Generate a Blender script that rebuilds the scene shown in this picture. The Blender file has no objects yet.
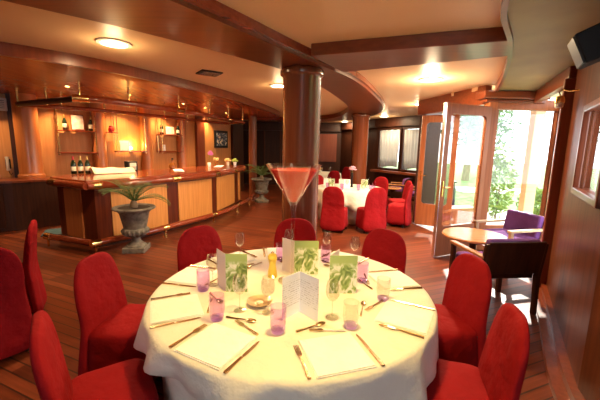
import bpy, bmesh, math, random
from mathutils import Vector, Matrix, noise
random.seed(7)
PI = math.pi
S = bpy.context.scene
COL = S.collection

# ------------------------------------------------------------------ mesh builder
class MB:
    def __init__(s):
        s.v = []; s.f = []
    def add(s, vs, fs):
        o = len(s.v); s.v += [tuple(p) for p in vs]; s.f += [tuple(i + o for i in f) for f in fs]; return s
    def box(s, cx, cy, cz, sx, sy, sz, rz=0.0, m=None):
        c, n = math.cos(rz), math.sin(rz); vs = []
        for dz in (-.5, .5):
            for dx, dy in ((-.5, -.5), (.5, -.5), (.5, .5), (-.5, .5)):
                x, y, z = dx * sx, dy * sy, dz * sz
                p = Vector((x, y, z))
                if m is not None: p = m @ p
                vs.append((cx + p.x * c - p.y * n, cy + p.x * n + p.y * c, cz + p.z))
        return s.add(vs, [(0, 3, 2, 1), (4, 5, 6, 7), (0, 1, 5, 4), (1, 2, 6, 5), (2, 3, 7, 6), (3, 0, 4, 7)])
    def seg(s, a, b, z0, z1, t, off=0.0):
        """upright slab from a to b, thickness t, shifted sideways by off (to the left of a->b)"""
        ax, ay = a; bx, by = b; L = math.hypot(bx - ax, by - ay); nx, ny = -(by - ay) / L, (bx - ax) / L
        o0, o1 = off - t / 2, off + t / 2
        P = [(ax + nx * o0, ay + ny * o0), (bx + nx * o0, by + ny * o0), (bx + nx * o1, by + ny * o1), (ax + nx * o1, ay + ny * o1)]
        return s.prism(P, z0, z1)
    def prism(s, poly, z0, z1):
        n = len(poly); vs = [(x, y, z0) for x, y in poly] + [(x, y, z1) for x, y in poly]
        fs = [tuple(range(n - 1, -1, -1)), tuple(range(n, 2 * n))] + [(i, (i + 1) % n, n + (i + 1) % n, n + i) for i in range(n)]
        return s.add(vs, fs)
    def band(s, A, B, z0, z1):
        """solid strip between two curves of equal count"""
        n = len(A); vs = []
        for z in (z0, z1):
            vs += [(p[0], p[1], z) for p in A] + [(p[0], p[1], z) for p in B]
        fs = []
        for i in range(n - 1):
            fs += [(i, i + 1, n + i + 1, n + i), (2 * n + i, 3 * n + i, 3 * n + i + 1, 2 * n + i + 1),
                   (i, 2 * n + i, 2 * n + i + 1, i + 1), (n + i, n + i + 1, 3 * n + i + 1, 3 * n + i)]
        fs += [(0, n, 3 * n, 2 * n), (n - 1, 3 * n - 1, 4 * n - 1, 2 * n - 1)]
        return s.add(vs, fs)
    def loft(s, rings, caps=True, closed=True):
        n = len(rings[0]); vs = [p for r in rings for p in r]; fs = []
        for k in range(len(rings) - 1):
            for i in range(n if closed else n - 1):
                j = (i + 1) % n
                fs.append((k * n + i, k * n + j, (k + 1) * n + j, (k + 1) * n + i))
        if caps:
            fs.append(tuple(range(n - 1, -1, -1))); m = (len(rings) - 1) * n; fs.append(tuple(range(m, m + n)))
        return s.add(vs, fs)
    def lathe(s, prof, n=24, c=(0, 0, 0), caps=True):
        rings = [[(c[0] + r * math.cos(2 * PI * i / n), c[1] + r * math.sin(2 * PI * i / n), c[2] + z) for i in range(n)] for r, z in prof]
        return s.loft(rings, caps)
    def tube(s, path, r, n=10, caps=True):
        path = [Vector(p) for p in path]; rings = []; up = None
        for i, p in enumerate(path):
            d = (path[min(i + 1, len(path) - 1)] - path[max(i - 1, 0)]).normalized()
            if up is None:
                up = Vector((0, 0, 1)) if abs(d.z) < .9 else Vector((1, 0, 0))
            u = d.cross(up).normalized(); w = u.cross(d); up = w
            rr = r[i] if isinstance(r, (list, tuple)) else r
            rings.append([tuple(p + u * rr * math.cos(2 * PI * k / n) + w * rr * math.sin(2 * PI * k / n)) for k in range(n)])
        return s.loft(rings, caps)
    def ball(s, c, rx, ry=None, rz=None, n=14, m=9):
        ry = ry or rx; rz = rz or rx
        rings = [[(c[0] + rx * math.sin(PI * k / m) * math.cos(2 * PI * i / n), c[1] + ry * math.sin(PI * k / m) * math.sin(2 * PI * i / n), c[2] - rz * math.cos(PI * k / m)) for i in range(n)] for k in range(1, m)]
        return s.loft(rings)

def build(name, mb, mat, parent=None, smooth=False, bevel=0.0, world=False, auto=40, seg=2):
    vs = mb.v
    if world and parent is not None:
        L = parent.location; root = parent
        while root.parent is not None:
            root = root.parent
        L = root.location
        vs = [(x - L.x, y - L.y, z - L.z) for x, y, z in vs]
    me = bpy.data.meshes.new(name); me.from_pydata(vs, [], mb.f)
    bm = bmesh.new(); bm.from_mesh(me); bmesh.ops.recalc_face_normals(bm, faces=bm.faces)
    if smooth:
        for f in bm.faces: f.smooth = True
        for e in bm.edges:
            if len(e.link_faces) == 2 and e.calc_face_angle(0) > math.radians(auto): e.smooth = False
    bm.to_mesh(me); bm.free()
    o = bpy.data.objects.new(name, me); COL.objects.link(o)
    if mat: me.materials.append(mat)
    if parent is not None: o.parent = parent
    if bevel:
        b = o.modifiers.new('bevel', 'BEVEL'); b.width = bevel; b.segments = seg; b.limit_method = 'ANGLE'; b.angle_limit = math.radians(50)
    return o
def tag(o, label, cat=None, group=None, kind=None):
    o['label'] = label
    if cat: o['category'] = cat
    if group: o['group'] = group
    if kind: o['kind'] = kind
    return o
def thing(name, label, cat, loc=(0, 0, 0), rz=0.0, group=None):
    o = bpy.data.objects.new(name, None); COL.objects.link(o); o.location = loc; o.rotation_euler = (0, 0, rz)
    o.empty_display_size = .1
    return tag(o, label, cat, group)
def struct(o, label): return tag(o, label, None, None, 'structure')
def dup(root, loc, rz, label, group=None):
    r = root.copy(); COL.objects.link(r); r.location = loc; r.rotation_euler = (0, 0, rz); r['label'] = label
    if group: r['group'] = group
    for ch in list(root.children):
        c = ch.copy(); COL.objects.link(c); c.parent = r
        for g in ch.children:
            d = g.copy(); COL.objects.link(d); d.parent = c
    return r
def once(maker):
    box = {}
    def f(key, loc, rz, label, group=None, name=None, *a):
        if key not in box:
            box[key] = maker(key, *a); r = box[key]
            r.location = loc; r.rotation_euler = (0, 0, rz); r['label'] = label
            if group: r['group'] = group
            return r
        return dup(box[key], loc, rz, label, group)
    return f
def smoothpath(pts, n=8):
    out = []; P = [Vector(p) for p in pts]
    P = [2 * P[0] - P[1]] + P + [2 * P[-1] - P[-2]]
    for i in range(1, len(P) - 2):
        a, b, c, d = P[i - 1:i + 3]
        for k in range(n):
            t = k / n
            out.append(.5 * ((2 * b) + (c - a) * t + (2 * a - 5 * b + 4 * c - d) * t * t + (3 * b - a - 3 * c + d) * t ** 3))
    out.append(P[-2]); return out
def resample(pts, n):
    P = [Vector(p) for p in pts]; L = [0]
    for a, b in zip(P, P[1:]): L.append(L[-1] + (b - a).length)
    out = []
    for k in range(n):
        d = L[-1] * k / (n - 1); i = 0
        while i < len(L) - 2 and L[i + 1] < d: i += 1
        t = (d - L[i]) / max(1e-9, L[i + 1] - L[i]); out.append(P[i].lerp(P[i + 1], t))
    return out
def offset(pts, d):
    """shift a 2-D polyline to its right by d"""
    out = []
    for i in range(len(pts)):
        a = pts[max(i - 1, 0)]; b = pts[min(i + 1, len(pts) - 1)]
        t = (Vector(b) - Vector(a)).normalized(); out.append(Vector((pts[i][0] + t.y * d, pts[i][1] - t.x * d)))
    return out

# ------------------------------------------------------------------ materials
def mat(name, col, rough=.5, metal=0.0, spec=.5, coat=0.0, trans=0.0, emit=None, estr=0.0, sheen=0.0):
    m = bpy.data.materials.new(name); m.use_nodes = True; b = m.node_tree.nodes['Principled BSDF']
    b.inputs['Base Color'].default_value = (*col, 1); b.inputs['Roughness'].default_value = rough; b.inputs['Metallic'].default_value = metal
    b.inputs['Specular IOR Level'].default_value = spec; b.inputs['Coat Weight'].default_value = coat; b.inputs['Coat Roughness'].default_value = .08
    b.inputs['Transmission Weight'].default_value = trans
    if sheen: b.inputs['Sheen Weight'].default_value = sheen
    if emit: b.inputs['Emission Color'].default_value = (*emit, 1); b.inputs['Emission Strength'].default_value = estr
    return m
def nodes(m): return m.node_tree.nodes, m.node_tree.links, m.node_tree.nodes['Principled BSDF']
def ramp(N, stops):
    r = N.new('ShaderNodeValToRGB'); e = r.color_ramp.elements
    e[0].position, e[0].color = stops[0][0], (*stops[0][1], 1); e[1].position, e[1].color = stops[-1][0], (*stops[-1][1], 1)
    for p, c in stops[1:-1]:
        k = e.new(p); k.color = (*c, 1)
    return r
def varied(name, c1, c2, scale=(1, 1, 1), nscale=4, rough=.5, bump=0.0, detail=4, **k):
    m = mat(name, c1, rough, **k); N, L, b = nodes(m)
    tc = N.new('ShaderNodeTexCoord'); mp = N.new('ShaderNodeMapping'); mp.inputs['Scale'].default_value = scale
    nz = N.new('ShaderNodeTexNoise'); nz.inputs['Scale'].default_value = nscale; nz.inputs['Detail'].default_value = detail
    r = ramp(N, [(.3, c1), (.7, c2)])
    L.new(tc.outputs['Object'], mp.inputs[0]); L.new(mp.outputs[0], nz.inputs['Vector']); L.new(nz.outputs['Fac'], r.inputs[0]); L.new(r.outputs[0], b.inputs['Base Color'])
    if bump:
        bp = N.new('ShaderNodeBump'); bp.inputs['Strength'].default_value = bump; bp.inputs['Distance'].default_value = .01
        L.new(nz.outputs['Fac'], bp.inputs['Height']); L.new(bp.outputs[0], b.inputs['Normal'])
    return m
def wood(name, c1, c2, axis='z', rough=.3, coat=.3, fine=26): # grain runs along axis
    s = {'x': (.05, 1, 1), 'y': (1, .05, 1), 'z': (1, 1, .05)}[axis]
    return varied(name, c1, c2, s, fine, rough, coat=coat)
def cloth(name, c1, c2, rough=.85):
    m = varied(name, c1, c2, (1, 1, 1), 5, rough, spec=.15); N, L, b = nodes(m)
    tc = N.new('ShaderNodeTexCoord'); w = N.new('ShaderNodeTexNoise'); w.inputs['Scale'].default_value = 7; w.inputs['Detail'].default_value = 4
    bp = N.new('ShaderNodeBump'); bp.inputs['Strength'].default_value = .6; bp.inputs['Distance'].default_value = .045
    L.new(tc.outputs['Object'], w.inputs['Vector']); L.new(w.outputs['Fac'], bp.inputs['Height']); L.new(bp.outputs[0], b.inputs['Normal'])
    return m
def thin_glass(name, tint=(1, 1, 1), ior=1.45, rough=.02):
    m = bpy.data.materials.new(name); m.use_nodes = True; N = m.node_tree.nodes; L = m.node_tree.links; N.remove(N['Principled BSDF'])
    out = N['Material Output']; t = N.new('ShaderNodeBsdfTransparent'); t.inputs[0].default_value = (*tint, 1)
    g = N.new('ShaderNodeBsdfGlossy'); g.inputs['Roughness'].default_value = rough; g.inputs[0].default_value = (1, 1, 1, 1)
    lw = N.new('ShaderNodeLayerWeight'); lw.inputs[0].default_value = .5; pw = N.new('ShaderNodeMath'); pw.operation = 'POWER'; pw.inputs[1].default_value = 2.6
    fr = N.new('ShaderNodeMath'); fr.operation = 'MULTIPLY_ADD'; fr.inputs[1].default_value = .85; fr.inputs[2].default_value = (ior - 1) * .05; L.new(lw.outputs['Facing'], pw.inputs[0]); L.new(pw.outputs[0], fr.inputs[0]); mx = N.new('ShaderNodeMixShader')
    L.new(fr.outputs[0], mx.inputs[0]); L.new(t.outputs[0], mx.inputs[1]); L.new(g.outputs[0], mx.inputs[2]); L.new(mx.outputs[0], out.inputs[0])
    return m

M = {}
M['mahog'] = wood('mahogany', (.15, .030, .010), (.22, .048, .016), 'z', .3, .15)
M['barbody'] = varied('bar_mahogany', (.085, .014, .005), (.15, .028, .009), (1, 1, .05), 26, .32, spec=.35)
M['mahog_h'] = wood('mahogany_beam', (.145, .030, .010), (.22, .050, .016), 'x', .3, .1)
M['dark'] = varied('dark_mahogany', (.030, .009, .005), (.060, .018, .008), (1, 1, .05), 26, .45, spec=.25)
M['darkpanel'] = varied('wall_mahogany', (.075, .019, .007), (.145, .040, .015), (1, 1, .05), 18, .38, spec=.10)
M['rail'] = wood('polished_rail', (.22, .036, .012), (.32, .06, .02), 'x', .18, .35)
M['column'] = wood('column_mahogany', (.14, .036, .014), (.20, .054, .022), 'z', .26, .25)
M['copperwood'] = varied('soffit_veneer', (.34, .075, .019), (.44, .11, .03), (1, .05, 1), 26, .27, spec=.4)
M['honey'] = wood('honey_veneer', (.60, .235, .052), (.74, .33, .088), 'z', .45, .0, 30)
M['honey_back'] = wood('back_bar_veneer', (.52, .20, .055), (.64, .28, .085), 'z', .45, .0, 30)
M['pilaster'] = wood('pilaster_veneer', (.46, .14, .04), (.56, .19, .06), 'z', .3, .2)
M['doorwood'] = varied('door_mahogany', (.24, .066, .020), (.34, .10, .034), (1, 1, .05), 26, .4, spec=.25)
M['lightwood'] = wood('pale_wood', (.60, .36, .18), (.72, .46, .25), 'x', .35, .2)
M['tablewood'] = wood('coffee_table_wood', (.45, .18, .07), (.56, .25, .10), 'x', .2, .5)
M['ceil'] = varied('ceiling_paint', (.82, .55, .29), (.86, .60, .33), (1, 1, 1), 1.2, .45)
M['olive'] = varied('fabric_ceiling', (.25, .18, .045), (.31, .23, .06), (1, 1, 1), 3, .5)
M['brass'] = mat('brass', (.85, .58, .22), .2, 1.0)
M['steel'] = mat('cutlery_metal', (.60, .43, .25), .25, 1.0)
M['chrome'] = mat('edge_aluminium', (.75, .75, .76), .25, 1.0)
M['red'] = cloth('red_chair_fabric', (.235, .004, .007), (.285, .006, .010))
M['white_cloth'] = cloth('white_damask', (.74, .70, .61), (.78, .74, .65), .75)
M['napkin'] = cloth('napkin_linen', (.90, .88, .84), (.93, .91, .87), .8)
M['black'] = mat('black_plastic', (.010, .010, .011), .55, spec=.25)
M['blackleg'] = mat('black_leg', (.015, .013, .012), .4)
M['purple'] = cloth('purple_upholstery', (.13, .045, .17), (.17, .06, .22), .9)
M['glass'] = thin_glass('clear_glass', (.92, .91, .89))
M['pane'] = thin_glass('window_glass', (.96, .97, .97), 1.4)
M['dimpane'] = thin_glass('tinted_door_glass', (.60, .54, .50), 1.5)
M['lilac'] = thin_glass('lilac_glass', (.93, .80, .94))
M['lilacbase'] = thin_glass('violet_glass_base', (.80, .68, .94))
M['paper'] = mat('white_paper', (.93, .93, .95), .7)
M['pinkpaper'] = mat('pale_pink_paper', (.86, .74, .72), .7)
M['stone'] = varied('weathered_stone', (.08, .068, .052), (.23, .20, .16), (1, 1, 1), 14, .75, .4)
M['leaf'] = varied('palm_leaf', (.06, .11, .02), (.13, .19, .045), (1, 1, 1), 8, .5)
M['tree'] = varied('tree_leaf', (.045, .11, .018), (.11, .19, .04), (1, 1, 1), 2, .6)
M['shrub'] = varied('shrub_leaf', (.10, .19, .015), (.22, .30, .035), (1, 1, 1), 4, .6)
M['bark'] = varied('bark', (.15, .10, .06), (.25, .17, .11), (1, 1, .3), 9, .9)
M['soil'] = mat('soil', (.05, .03, .02), .95)
M['bottle'] = mat('dark_bottle_glass', (.010, .022, .010), .08, spec=.8)
M['foil'] = mat('gold_foil', (.75, .50, .16), .3, 1.0)
M['redfoil'] = mat('red_foil', (.45, .03, .04), .35, .6)
M['label'] = mat('bottle_label', (.75, .68, .52), .6)
M['amber'] = mat('amber_spirit', (.30, .10, .02), .1)
M['mill'] = varied('yellow_mill', (.72, .50, .06), (.80, .58, .10), (1, 1, 1), 6, .35)
M['cream'] = mat('cream_plastic', (.75, .70, .60), .4)
M['towel'] = cloth('cream_towel', (.82, .70, .50), (.86, .76, .58))
M['gold_dish'] = mat('polished_dish', (.85, .66, .42), .35, .85)
M['pink'] = mat('pink_petal', (.85, .38, .50), .6)
M['orchid'] = mat('purple_petal', (.65, .18, .55), .6)
M['yellow'] = mat('cream_flower', (.85, .62, .25), .6)
M['limeleaf'] = mat('lime_leaf', (.42, .55, .10), .6)
M['lamp'] = mat('lamp_diffuser', (1, 1, 1), .5, emit=(1.0, .86, .62), estr=14)
M['spot'] = mat('spot_lens', (1, 1, 1), .5, emit=(1.0, .85, .6), estr=18)
M['mat_blue'] = varied('blue_mat', (.03, .07, .10), (.05, .10, .13), (1, 1, 1), 60, .9)
M['lawn'] = varied('lawn', (.08, .16, .03), (.17, .24, .06), (1, 1, 1), 3, .9)
M['paving'] = varied('pale_paving', (.62, .56, .48), (.72, .66, .58), (1, 1, 1), 3, .8)

def curtain_mat():
    m = bpy.data.materials.new('sheer_curtain'); m.use_nodes = True; N = m.node_tree.nodes; L = m.node_tree.links; b = N['Principled BSDF']
    b.inputs['Base Color'].default_value = (.66, .64, .62, 1); b.inputs['Roughness'].default_value = .9
    t = N.new('ShaderNodeBsdfTranslucent'); t.inputs[0].default_value = (.42, .40, .38, 1); mx = N.new('ShaderNodeMixShader'); mx.inputs[0].default_value = .55
    L.new(b.outputs[0], mx.inputs[1]); L.new(t.outputs[0], mx.inputs[2]); L.new(mx.outputs[0], N['Material Output'].inputs[0]); return m
M['curtain'] = curtain_mat()
def liquid_mat():
    m = bpy.data.materials.new('red_cocktail'); m.use_nodes = True; N = m.node_tree.nodes; L = m.node_tree.links; b = N['Principled BSDF']
    b.inputs['Base Color'].default_value = (.85, .06, .05, 1); b.inputs['Roughness'].default_value = .15; b.inputs['Specular IOR Level'].default_value = .15
    t = N.new('ShaderNodeBsdfTransparent'); t.inputs[0].default_value = (.95, .30, .25, 1); mx = N.new('ShaderNodeMixShader'); mx.inputs[0].default_value = .15
    L.new(b.outputs[0], mx.inputs[1]); L.new(t.outputs[0], mx.inputs[2]); L.new(mx.outputs[0], N['Material Output'].inputs[0]); return m
M['liquid'] = liquid_mat()
def green_card():
    m = mat('leaf_print', (1, 1, 1), .5); N, L, b = nodes(m); tc = N.new('ShaderNodeTexCoord'); mp = N.new('ShaderNodeMapping'); mp.inputs['Scale'].default_value = (1, 1, .6)
    v = N.new('ShaderNodeTexNoise'); v.inputs['Scale'].default_value = 24; v.inputs['Detail'].default_value = 2; v.inputs['Distortion'].default_value = 1.6
    r = ramp(N, [(.30, (.12, .20, .05)), (.43, (.26, .38, .11)), (.50, (.46, .56, .28)), (.57, (.78, .80, .68)), (.75, (.90, .90, .85))])
    L.new(tc.outputs['Object'], mp.inputs[0]); L.new(mp.outputs[0], v.inputs['Vector']); L.new(v.outputs['Fac'], r.inputs[0])
    sx = N.new('ShaderNodeSeparateXYZ'); L.new(tc.outputs['Object'], sx.inputs[0])
    gt = N.new('ShaderNodeMapRange'); gt.inputs[1].default_value = .18; gt.inputs[2].default_value = .21; L.new(sx.outputs['Z'], gt.inputs[0])
    mx = N.new('ShaderNodeMix'); mx.data_type = 'RGBA'; L.new(gt.outputs[0], mx.inputs['Factor']); L.new(r.outputs[0], mx.inputs['A']); mx.inputs['B'].default_value = (.38, .50, .17, 1)
    L.new(mx.outputs['Result'], b.inputs['Base Color']); return m
M['green'] = green_card()
def floor_mat():
    m = mat('plank_floor', (.3, .1, .04), .34, coat=.0, spec=.3); N, L, b = nodes(m)
    tc = N.new('ShaderNodeTexCoord'); sp = N.new('ShaderNodeSeparateXYZ'); L.new(tc.outputs['Object'], sp.inputs[0])
    def mth(op, a, bb=None):
        n = N.new('ShaderNodeMath'); n.operation = op
        for i, q in enumerate((a, bb)):
            if q is None: continue
            if isinstance(q, (int, float)): n.inputs[i].default_value = q
            else: L.new(q, n.inputs[i])
        return n.outputs[0]
    X, Y = sp.outputs['X'], sp.outputs['Y']
    xs = mth('SUBTRACT', X, .35); ax = mth('ABSOLUTE', xs)
    left = mth('LESS_THAN', xs, 0.0)
    k = mth('MULTIPLY_ADD', left, .82)  # slope -.40 on one side, +.42 on the other
    k.node.inputs[2].default_value = -.40
    u = mth('ADD', Y, mth('MULTIPLY', k, xs))            # across the planks
    al = mth('SUBTRACT', xs, mth('MULTIPLY', k, Y))      # along the planks
    w = .105
    q = mth('DIVIDE', u, w); fr = mth('FRACT', q); idx = mth('FLOOR', q)
    line = mth('LESS_THAN', mth('ABSOLUTE', mth('SUBTRACT', fr, .5)), .44)
    wn = N.new('ShaderNodeTexWhiteNoise'); cb = N.new('ShaderNodeCombineXYZ'); L.new(idx, cb.inputs[0]); L.new(mth('FLOOR', mth('DIVIDE', al, 1.7)), cb.inputs[1]); L.new(left, cb.inputs[2]); L.new(cb.outputs[0], wn.inputs['Vector'])
    r = ramp(N, [(.0, (.105, .021, .007)), (.5, (.155, .032, .011)), (1., (.21, .048, .017))]); L.new(wn.outputs['Value'], r.inputs[0])
    cg = N.new('ShaderNodeCombineXYZ'); L.new(mth('MULTIPLY', al, 2.0), cg.inputs[0]); L.new(mth('MULTIPLY', u, 40.0), cg.inputs[1])
    nz = N.new('ShaderNodeTexNoise'); nz.inputs['Scale'].default_value = 1.0; nz.inputs['Detail'].default_value = 4; L.new(cg.outputs[0], nz.inputs['Vector'])
    mr = N.new('ShaderNodeMapRange'); mr.inputs[1].default_value = .3; mr.inputs[2].default_value = .7; mr.inputs[3].default_value = .75; mr.inputs[4].default_value = 1.2; L.new(nz.outputs['Fac'], mr.inputs[0])
    hs = N.new('ShaderNodeHueSaturation'); L.new(r.outputs[0], hs.inputs['Color']); L.new(mr.outputs[0], hs.inputs['Value'])
    mx = N.new('ShaderNodeMix'); mx.data_type = 'RGBA'; L.new(line, mx.inputs['Factor']); mx.inputs['A'].default_value = (.035, .012, .007, 1); L.new(hs.outputs[0], mx.inputs['B'])
    L.new(mx.outputs['Result'], b.inputs['Base Color']); return m
M['floor'] = floor_mat()
def menu_mat():
    m = mat('printed_menu', (.88, .87, .88), .6); N, L, b = nodes(m); tc = N.new('ShaderNodeTexCoord'); sp = N.new('ShaderNodeSeparateXYZ'); L.new(tc.outputs['Object'], sp.inputs[0])
    nz = N.new('ShaderNodeTexNoise'); nz.inputs['Scale'].default_value = 1; cg = N.new('ShaderNodeCombineXYZ')
    def mth(op, a, bb):
        n = N.new('ShaderNodeMath'); n.operation = op
        for i, q in enumerate((a, bb)):
            if isinstance(q, (int, float)): n.inputs[i].default_value = q
            else: L.new(q, n.inputs[i])
        return n.outputs[0]
    row = mth('DIVIDE', sp.outputs['Z'], .013); fr = mth('FRACT', row, 0)
    inrow = mth('LESS_THAN', fr, .38)
    L.new(mth('MULTIPLY', sp.outputs['X'], 220.), cg.inputs[0]); L.new(mth('MULTIPLY', mth('FLOOR', row, 0), 7.3), cg.inputs[1]); L.new(mth('MULTIPLY', sp.outputs['Y'], 220.), cg.inputs[2]); L.new(cg.outputs[0], nz.inputs['Vector'])
    ink = mth('GREATER_THAN', nz.outputs['Fac'], .52)
    zin = mth('MULTIPLY', mth('GREATER_THAN', sp.outputs['Z'], .06), mth('LESS_THAN', sp.outputs['Z'], .21))
    f = mth('MULTIPLY', mth('MULTIPLY', inrow, ink), zin)
    mx = N.new('ShaderNodeMix'); mx.data_type = 'RGBA'; L.new(f, mx.inputs['Factor']); mx.inputs['A'].default_value = (.94, .94, .97, 1); mx.inputs['B'].default_value = (.52, .50, .50, 1)
    L.new(mx.outputs['Result'], b.inputs['Base Color']); return m
M['menu'] = menu_mat()
def art_mat():
    m = mat('abstract_art', (.02, .02, .03), .4); N, L, b = nodes(m); tc = N.new('ShaderNodeTexCoord'); w = N.new('ShaderNodeTexNoise'); w.inputs['Scale'].default_value = 5; w.inputs['Distortion'].default_value = 3.5; w.inputs['Detail'].default_value = 3
    r = ramp(N, [(.0, (.01, .012, .02)), (.48, (.02, .03, .06)), (.56, (.30, .34, .42)), (.62, (.75, .55, .25)), (.75, (.85, .80, .72))])
    L.new(tc.outputs['Object'], w.inputs['Vector']); L.new(w.outputs['Fac'], r.inputs[0]); L.new(r.outputs[0], b.inputs['Base Color']); return m
M['art'] = art_mat()
M['poster'] = varied('pale_print', (.90, .86, .78), (.55, .30, .20), (1, 1, 1), 7, .6)

# ------------------------------------------------------------------ setting
ZC, ZS = 2.72, 2.60
BACK = [(-7.5, 5.7), (-5.6, 6.95), (-4.6, 7.9), (-3.95, 8.7), (-3.4, 9.6), (-2.7, 11.1), (-2.2, 12.3)]
RW = [(1.45, -3.0), (1.42, 0.0), (1.60, 1.15), (1.93, 2.02), (2.47, 2.90), (3.06, 3.86)]
FARW = [(2.60, 7.42), (3.42, 8.55), (4.0, 10.2), (2.8, 12.2), (1.75, 14.6)]
outline = [(-7.5, -3.0)] + RW + [(4.32, 5.56), (3.0, 5.50)] + FARW + [(-3.4, 14.6), (-7.5, 14.6)]
mb = MB(); mb.prism(outline, -.12, 0.0)
struct(build('floor', mb, M['floor']), 'polished reddish brown plank floor')
mb = MB(); mb.prism(outline, ZC, ZC + .12)
struct(build('ceiling', mb, M['ceil']), 'smooth peach painted ceiling with recessed lights')

def wall(name, label, pts, z0, z1, m, t=.12, off=.06):
    mb = MB()
    for a, b in zip(pts, pts[1:]): mb.seg(a, b, z0, z1, t, off)
    return struct(build(name, mb, m), label)
wall('wall_back', 'honey veneered wall behind the bar shelves', BACK, 0, ZC, M['honey_back'])
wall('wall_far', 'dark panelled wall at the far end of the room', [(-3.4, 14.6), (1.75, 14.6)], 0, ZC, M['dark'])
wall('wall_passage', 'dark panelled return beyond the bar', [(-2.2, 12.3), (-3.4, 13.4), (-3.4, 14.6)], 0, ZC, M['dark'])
wall('wall_left', 'veneered wall at the left end of the room', [(-7.5, -3), (-7.5, 5.7)], 0, ZC, M['darkpanel'])
# rear wall, behind the camera, with a wide window opening
mb = MB(); mb.seg((1.45, -3), (-7.5, -3), 0, .7, .12, .06); mb.seg((1.45, -3), (-7.5, -3), 2.3, ZC, .12, .06)
for a, b in ((1.45, .9), (-1.0, -7.5)): mb.seg((a, -3), (b, -3), .7, 2.3, .12, .06)
struct(build('wall_rear', mb, M['darkpanel']), 'panelled rear wall with two wide window openings')
# right wall with a glazed panel
mb = MB()
def shift(pts): return pts
for a, b in zip(RW[:3], RW[1:4]): mb.seg(a, b, 0, ZC, .12, -.06)
def lerp2(a, b, t): return (a[0] + (b[0] - a[0]) * t, a[1] + (b[1] - a[1]) * t)
wa, wb = RW[3], RW[5]
def along(d):
    L = math.hypot(wb[0] - wa[0], wb[1] - wa[1]); return lerp2(wa, wb, d / L)
WL = math.hypot(wb[0] - wa[0], wb[1] - wa[1])
mb.seg(along(0), along(WL), 0, 1.36, .12, -.06); mb.seg(along(0), along(WL), 2.06, ZC, .12, -.06)
mb.seg(along(0), along(.20), 1.36, 2.06, .12, -.06); mb.seg(along(1.12), along(WL), 1.36, 2.06, .12, -.06)
struct(build('wall_right', mb, M['darkpanel']), 'glossy dark mahogany wall along the right side')
w2 = MB(); w2.seg(along(.16), along(.22), 1.32, 2.10, .05, .01); w2.seg(along(1.08), along(1.14), 1.32, 2.10, .05, .01)
w2.seg(along(.16), along(1.14), 1.32, 1.38, .05, .01); w2.seg(along(.16), along(1.14), 2.04, 2.10, .05, .01)
fr = struct(build('window_2', w2, M['mahog'], bevel=.01), 'small framed window in the dark right wall')
g = MB(); g.seg(along(.2), along(1.1), 1.36, 2.06, .008, -.03); build('glass_pane', g, M['pane'], fr)
bb = MB(); rs = [Vector(p) for p in smoothpath(RW, 8)]; left_ = lambda d: offset(rs, -d)
bb.band(left_(.13), left_(-.03), 0, .045); bb.band(left_(.05), left_(-.03), .045, .10)
struct(build('baseboard_right', bb, M['mahog'], smooth=True), 'wide polished skirting step along the right wall')
jm = MB(); jm.seg(along(WL - .10), along(WL), 0, 2.5, .20, 0.0)
struct(build('trim_1', jm, M['mahog'], bevel=.015), 'mahogany jamb post where the right wall ends')

# olive lower ceiling on the right
arc = smoothpath([(.70, -.6), (.78, .6), (.98, 1.5), (1.29, 2.29), (1.75, 2.96), (2.15, 3.62), (2.65, 4.55), (3.1, 5.47)], 8)
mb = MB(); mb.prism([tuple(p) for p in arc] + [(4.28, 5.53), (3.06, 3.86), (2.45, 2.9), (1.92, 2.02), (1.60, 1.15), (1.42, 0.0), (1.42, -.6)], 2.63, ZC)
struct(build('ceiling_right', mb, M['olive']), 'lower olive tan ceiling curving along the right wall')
A = offset(arc, -.016); mb = MB(); mb.band(A, offset(arc, .022), 2.598, ZC)
struct(build('trim_2', mb, M['mahog'], smooth=True), 'curved mahogany trim edging the lower right ceiling')
# header along the glazed opening and bay header
mb = MB(); mb.seg((3.00, 3.80), (3.74, 5.40), 2.45, 2.63, .10, 0.0)
struct(build('trim_3', mb, M['mahog_h'], bevel=.012), 'mahogany header over the glazed side opening')
mb = MB(); mb.seg((2.86, 5.43), (3.92, 5.45), 2.50, 2.62, .28, .05); mb.seg((2.92, 5.43), (3.88, 5.45), 2.44, 2.50, .18, .05)
struct(build('trim_4', mb, M['mahog_h'], bevel=.015), 'stepped mahogany cornice over the bay window')

# ring beam
inn = resample(smoothpath([(-4.2, .35), (-3.0, 1.4), (-1.97, 2.30), (-1.28, 2.93), (-.23, 4.14), (.23, 5.07), (.72, 6.47), (1.05, 7.7), (1.19, 9.05), (1.0, 10.6), (.3, 11.6), (-.7, 12.0), (-2.3, 12.1)], 8), 90)
outr = resample(smoothpath([(-3.2, -.8), (-2.0, .7), (-.85, 2.26), (-.03, 3.55), (.46, 4.25), (.83, 4.93), (1.32, 6.14), (1.72, 7.25), (2.0, 8.4), (2.05, 9.6), (1.8, 11.0), (.9, 12.2), (-.6, 12.6), (-2.3, 12.7)], 8), 90)
mb = MB(); mb.band(inn, outr, ZS, ZC)
struct(build('ceiling_beam', mb, M['mahog_h'], smooth=True), 'wide curved mahogany ceiling beam sweeping over both columns')
mb = MB(); mb.band(offset(outr, .045), offset(outr, -.02), ZS + .035, ZS + .075); mb.band(offset(outr, .025), offset(outr, -.01), ZS + .075, ZC)
struct(build('trim_5', mb, M['rail'], smooth=True), 'polished moulding along the edge of the curved ceiling beam')
mb = MB(); mb.prism([(.08, 3.50), (.50, 4.22), (2.00, 3.38), (1.74, 2.92)], ZS + .002, ZC)
struct(build('ceiling_beam', mb, M['mahog_h'], bevel=.008), 'straight mahogany cross beam from the column to the right ceiling')

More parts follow.
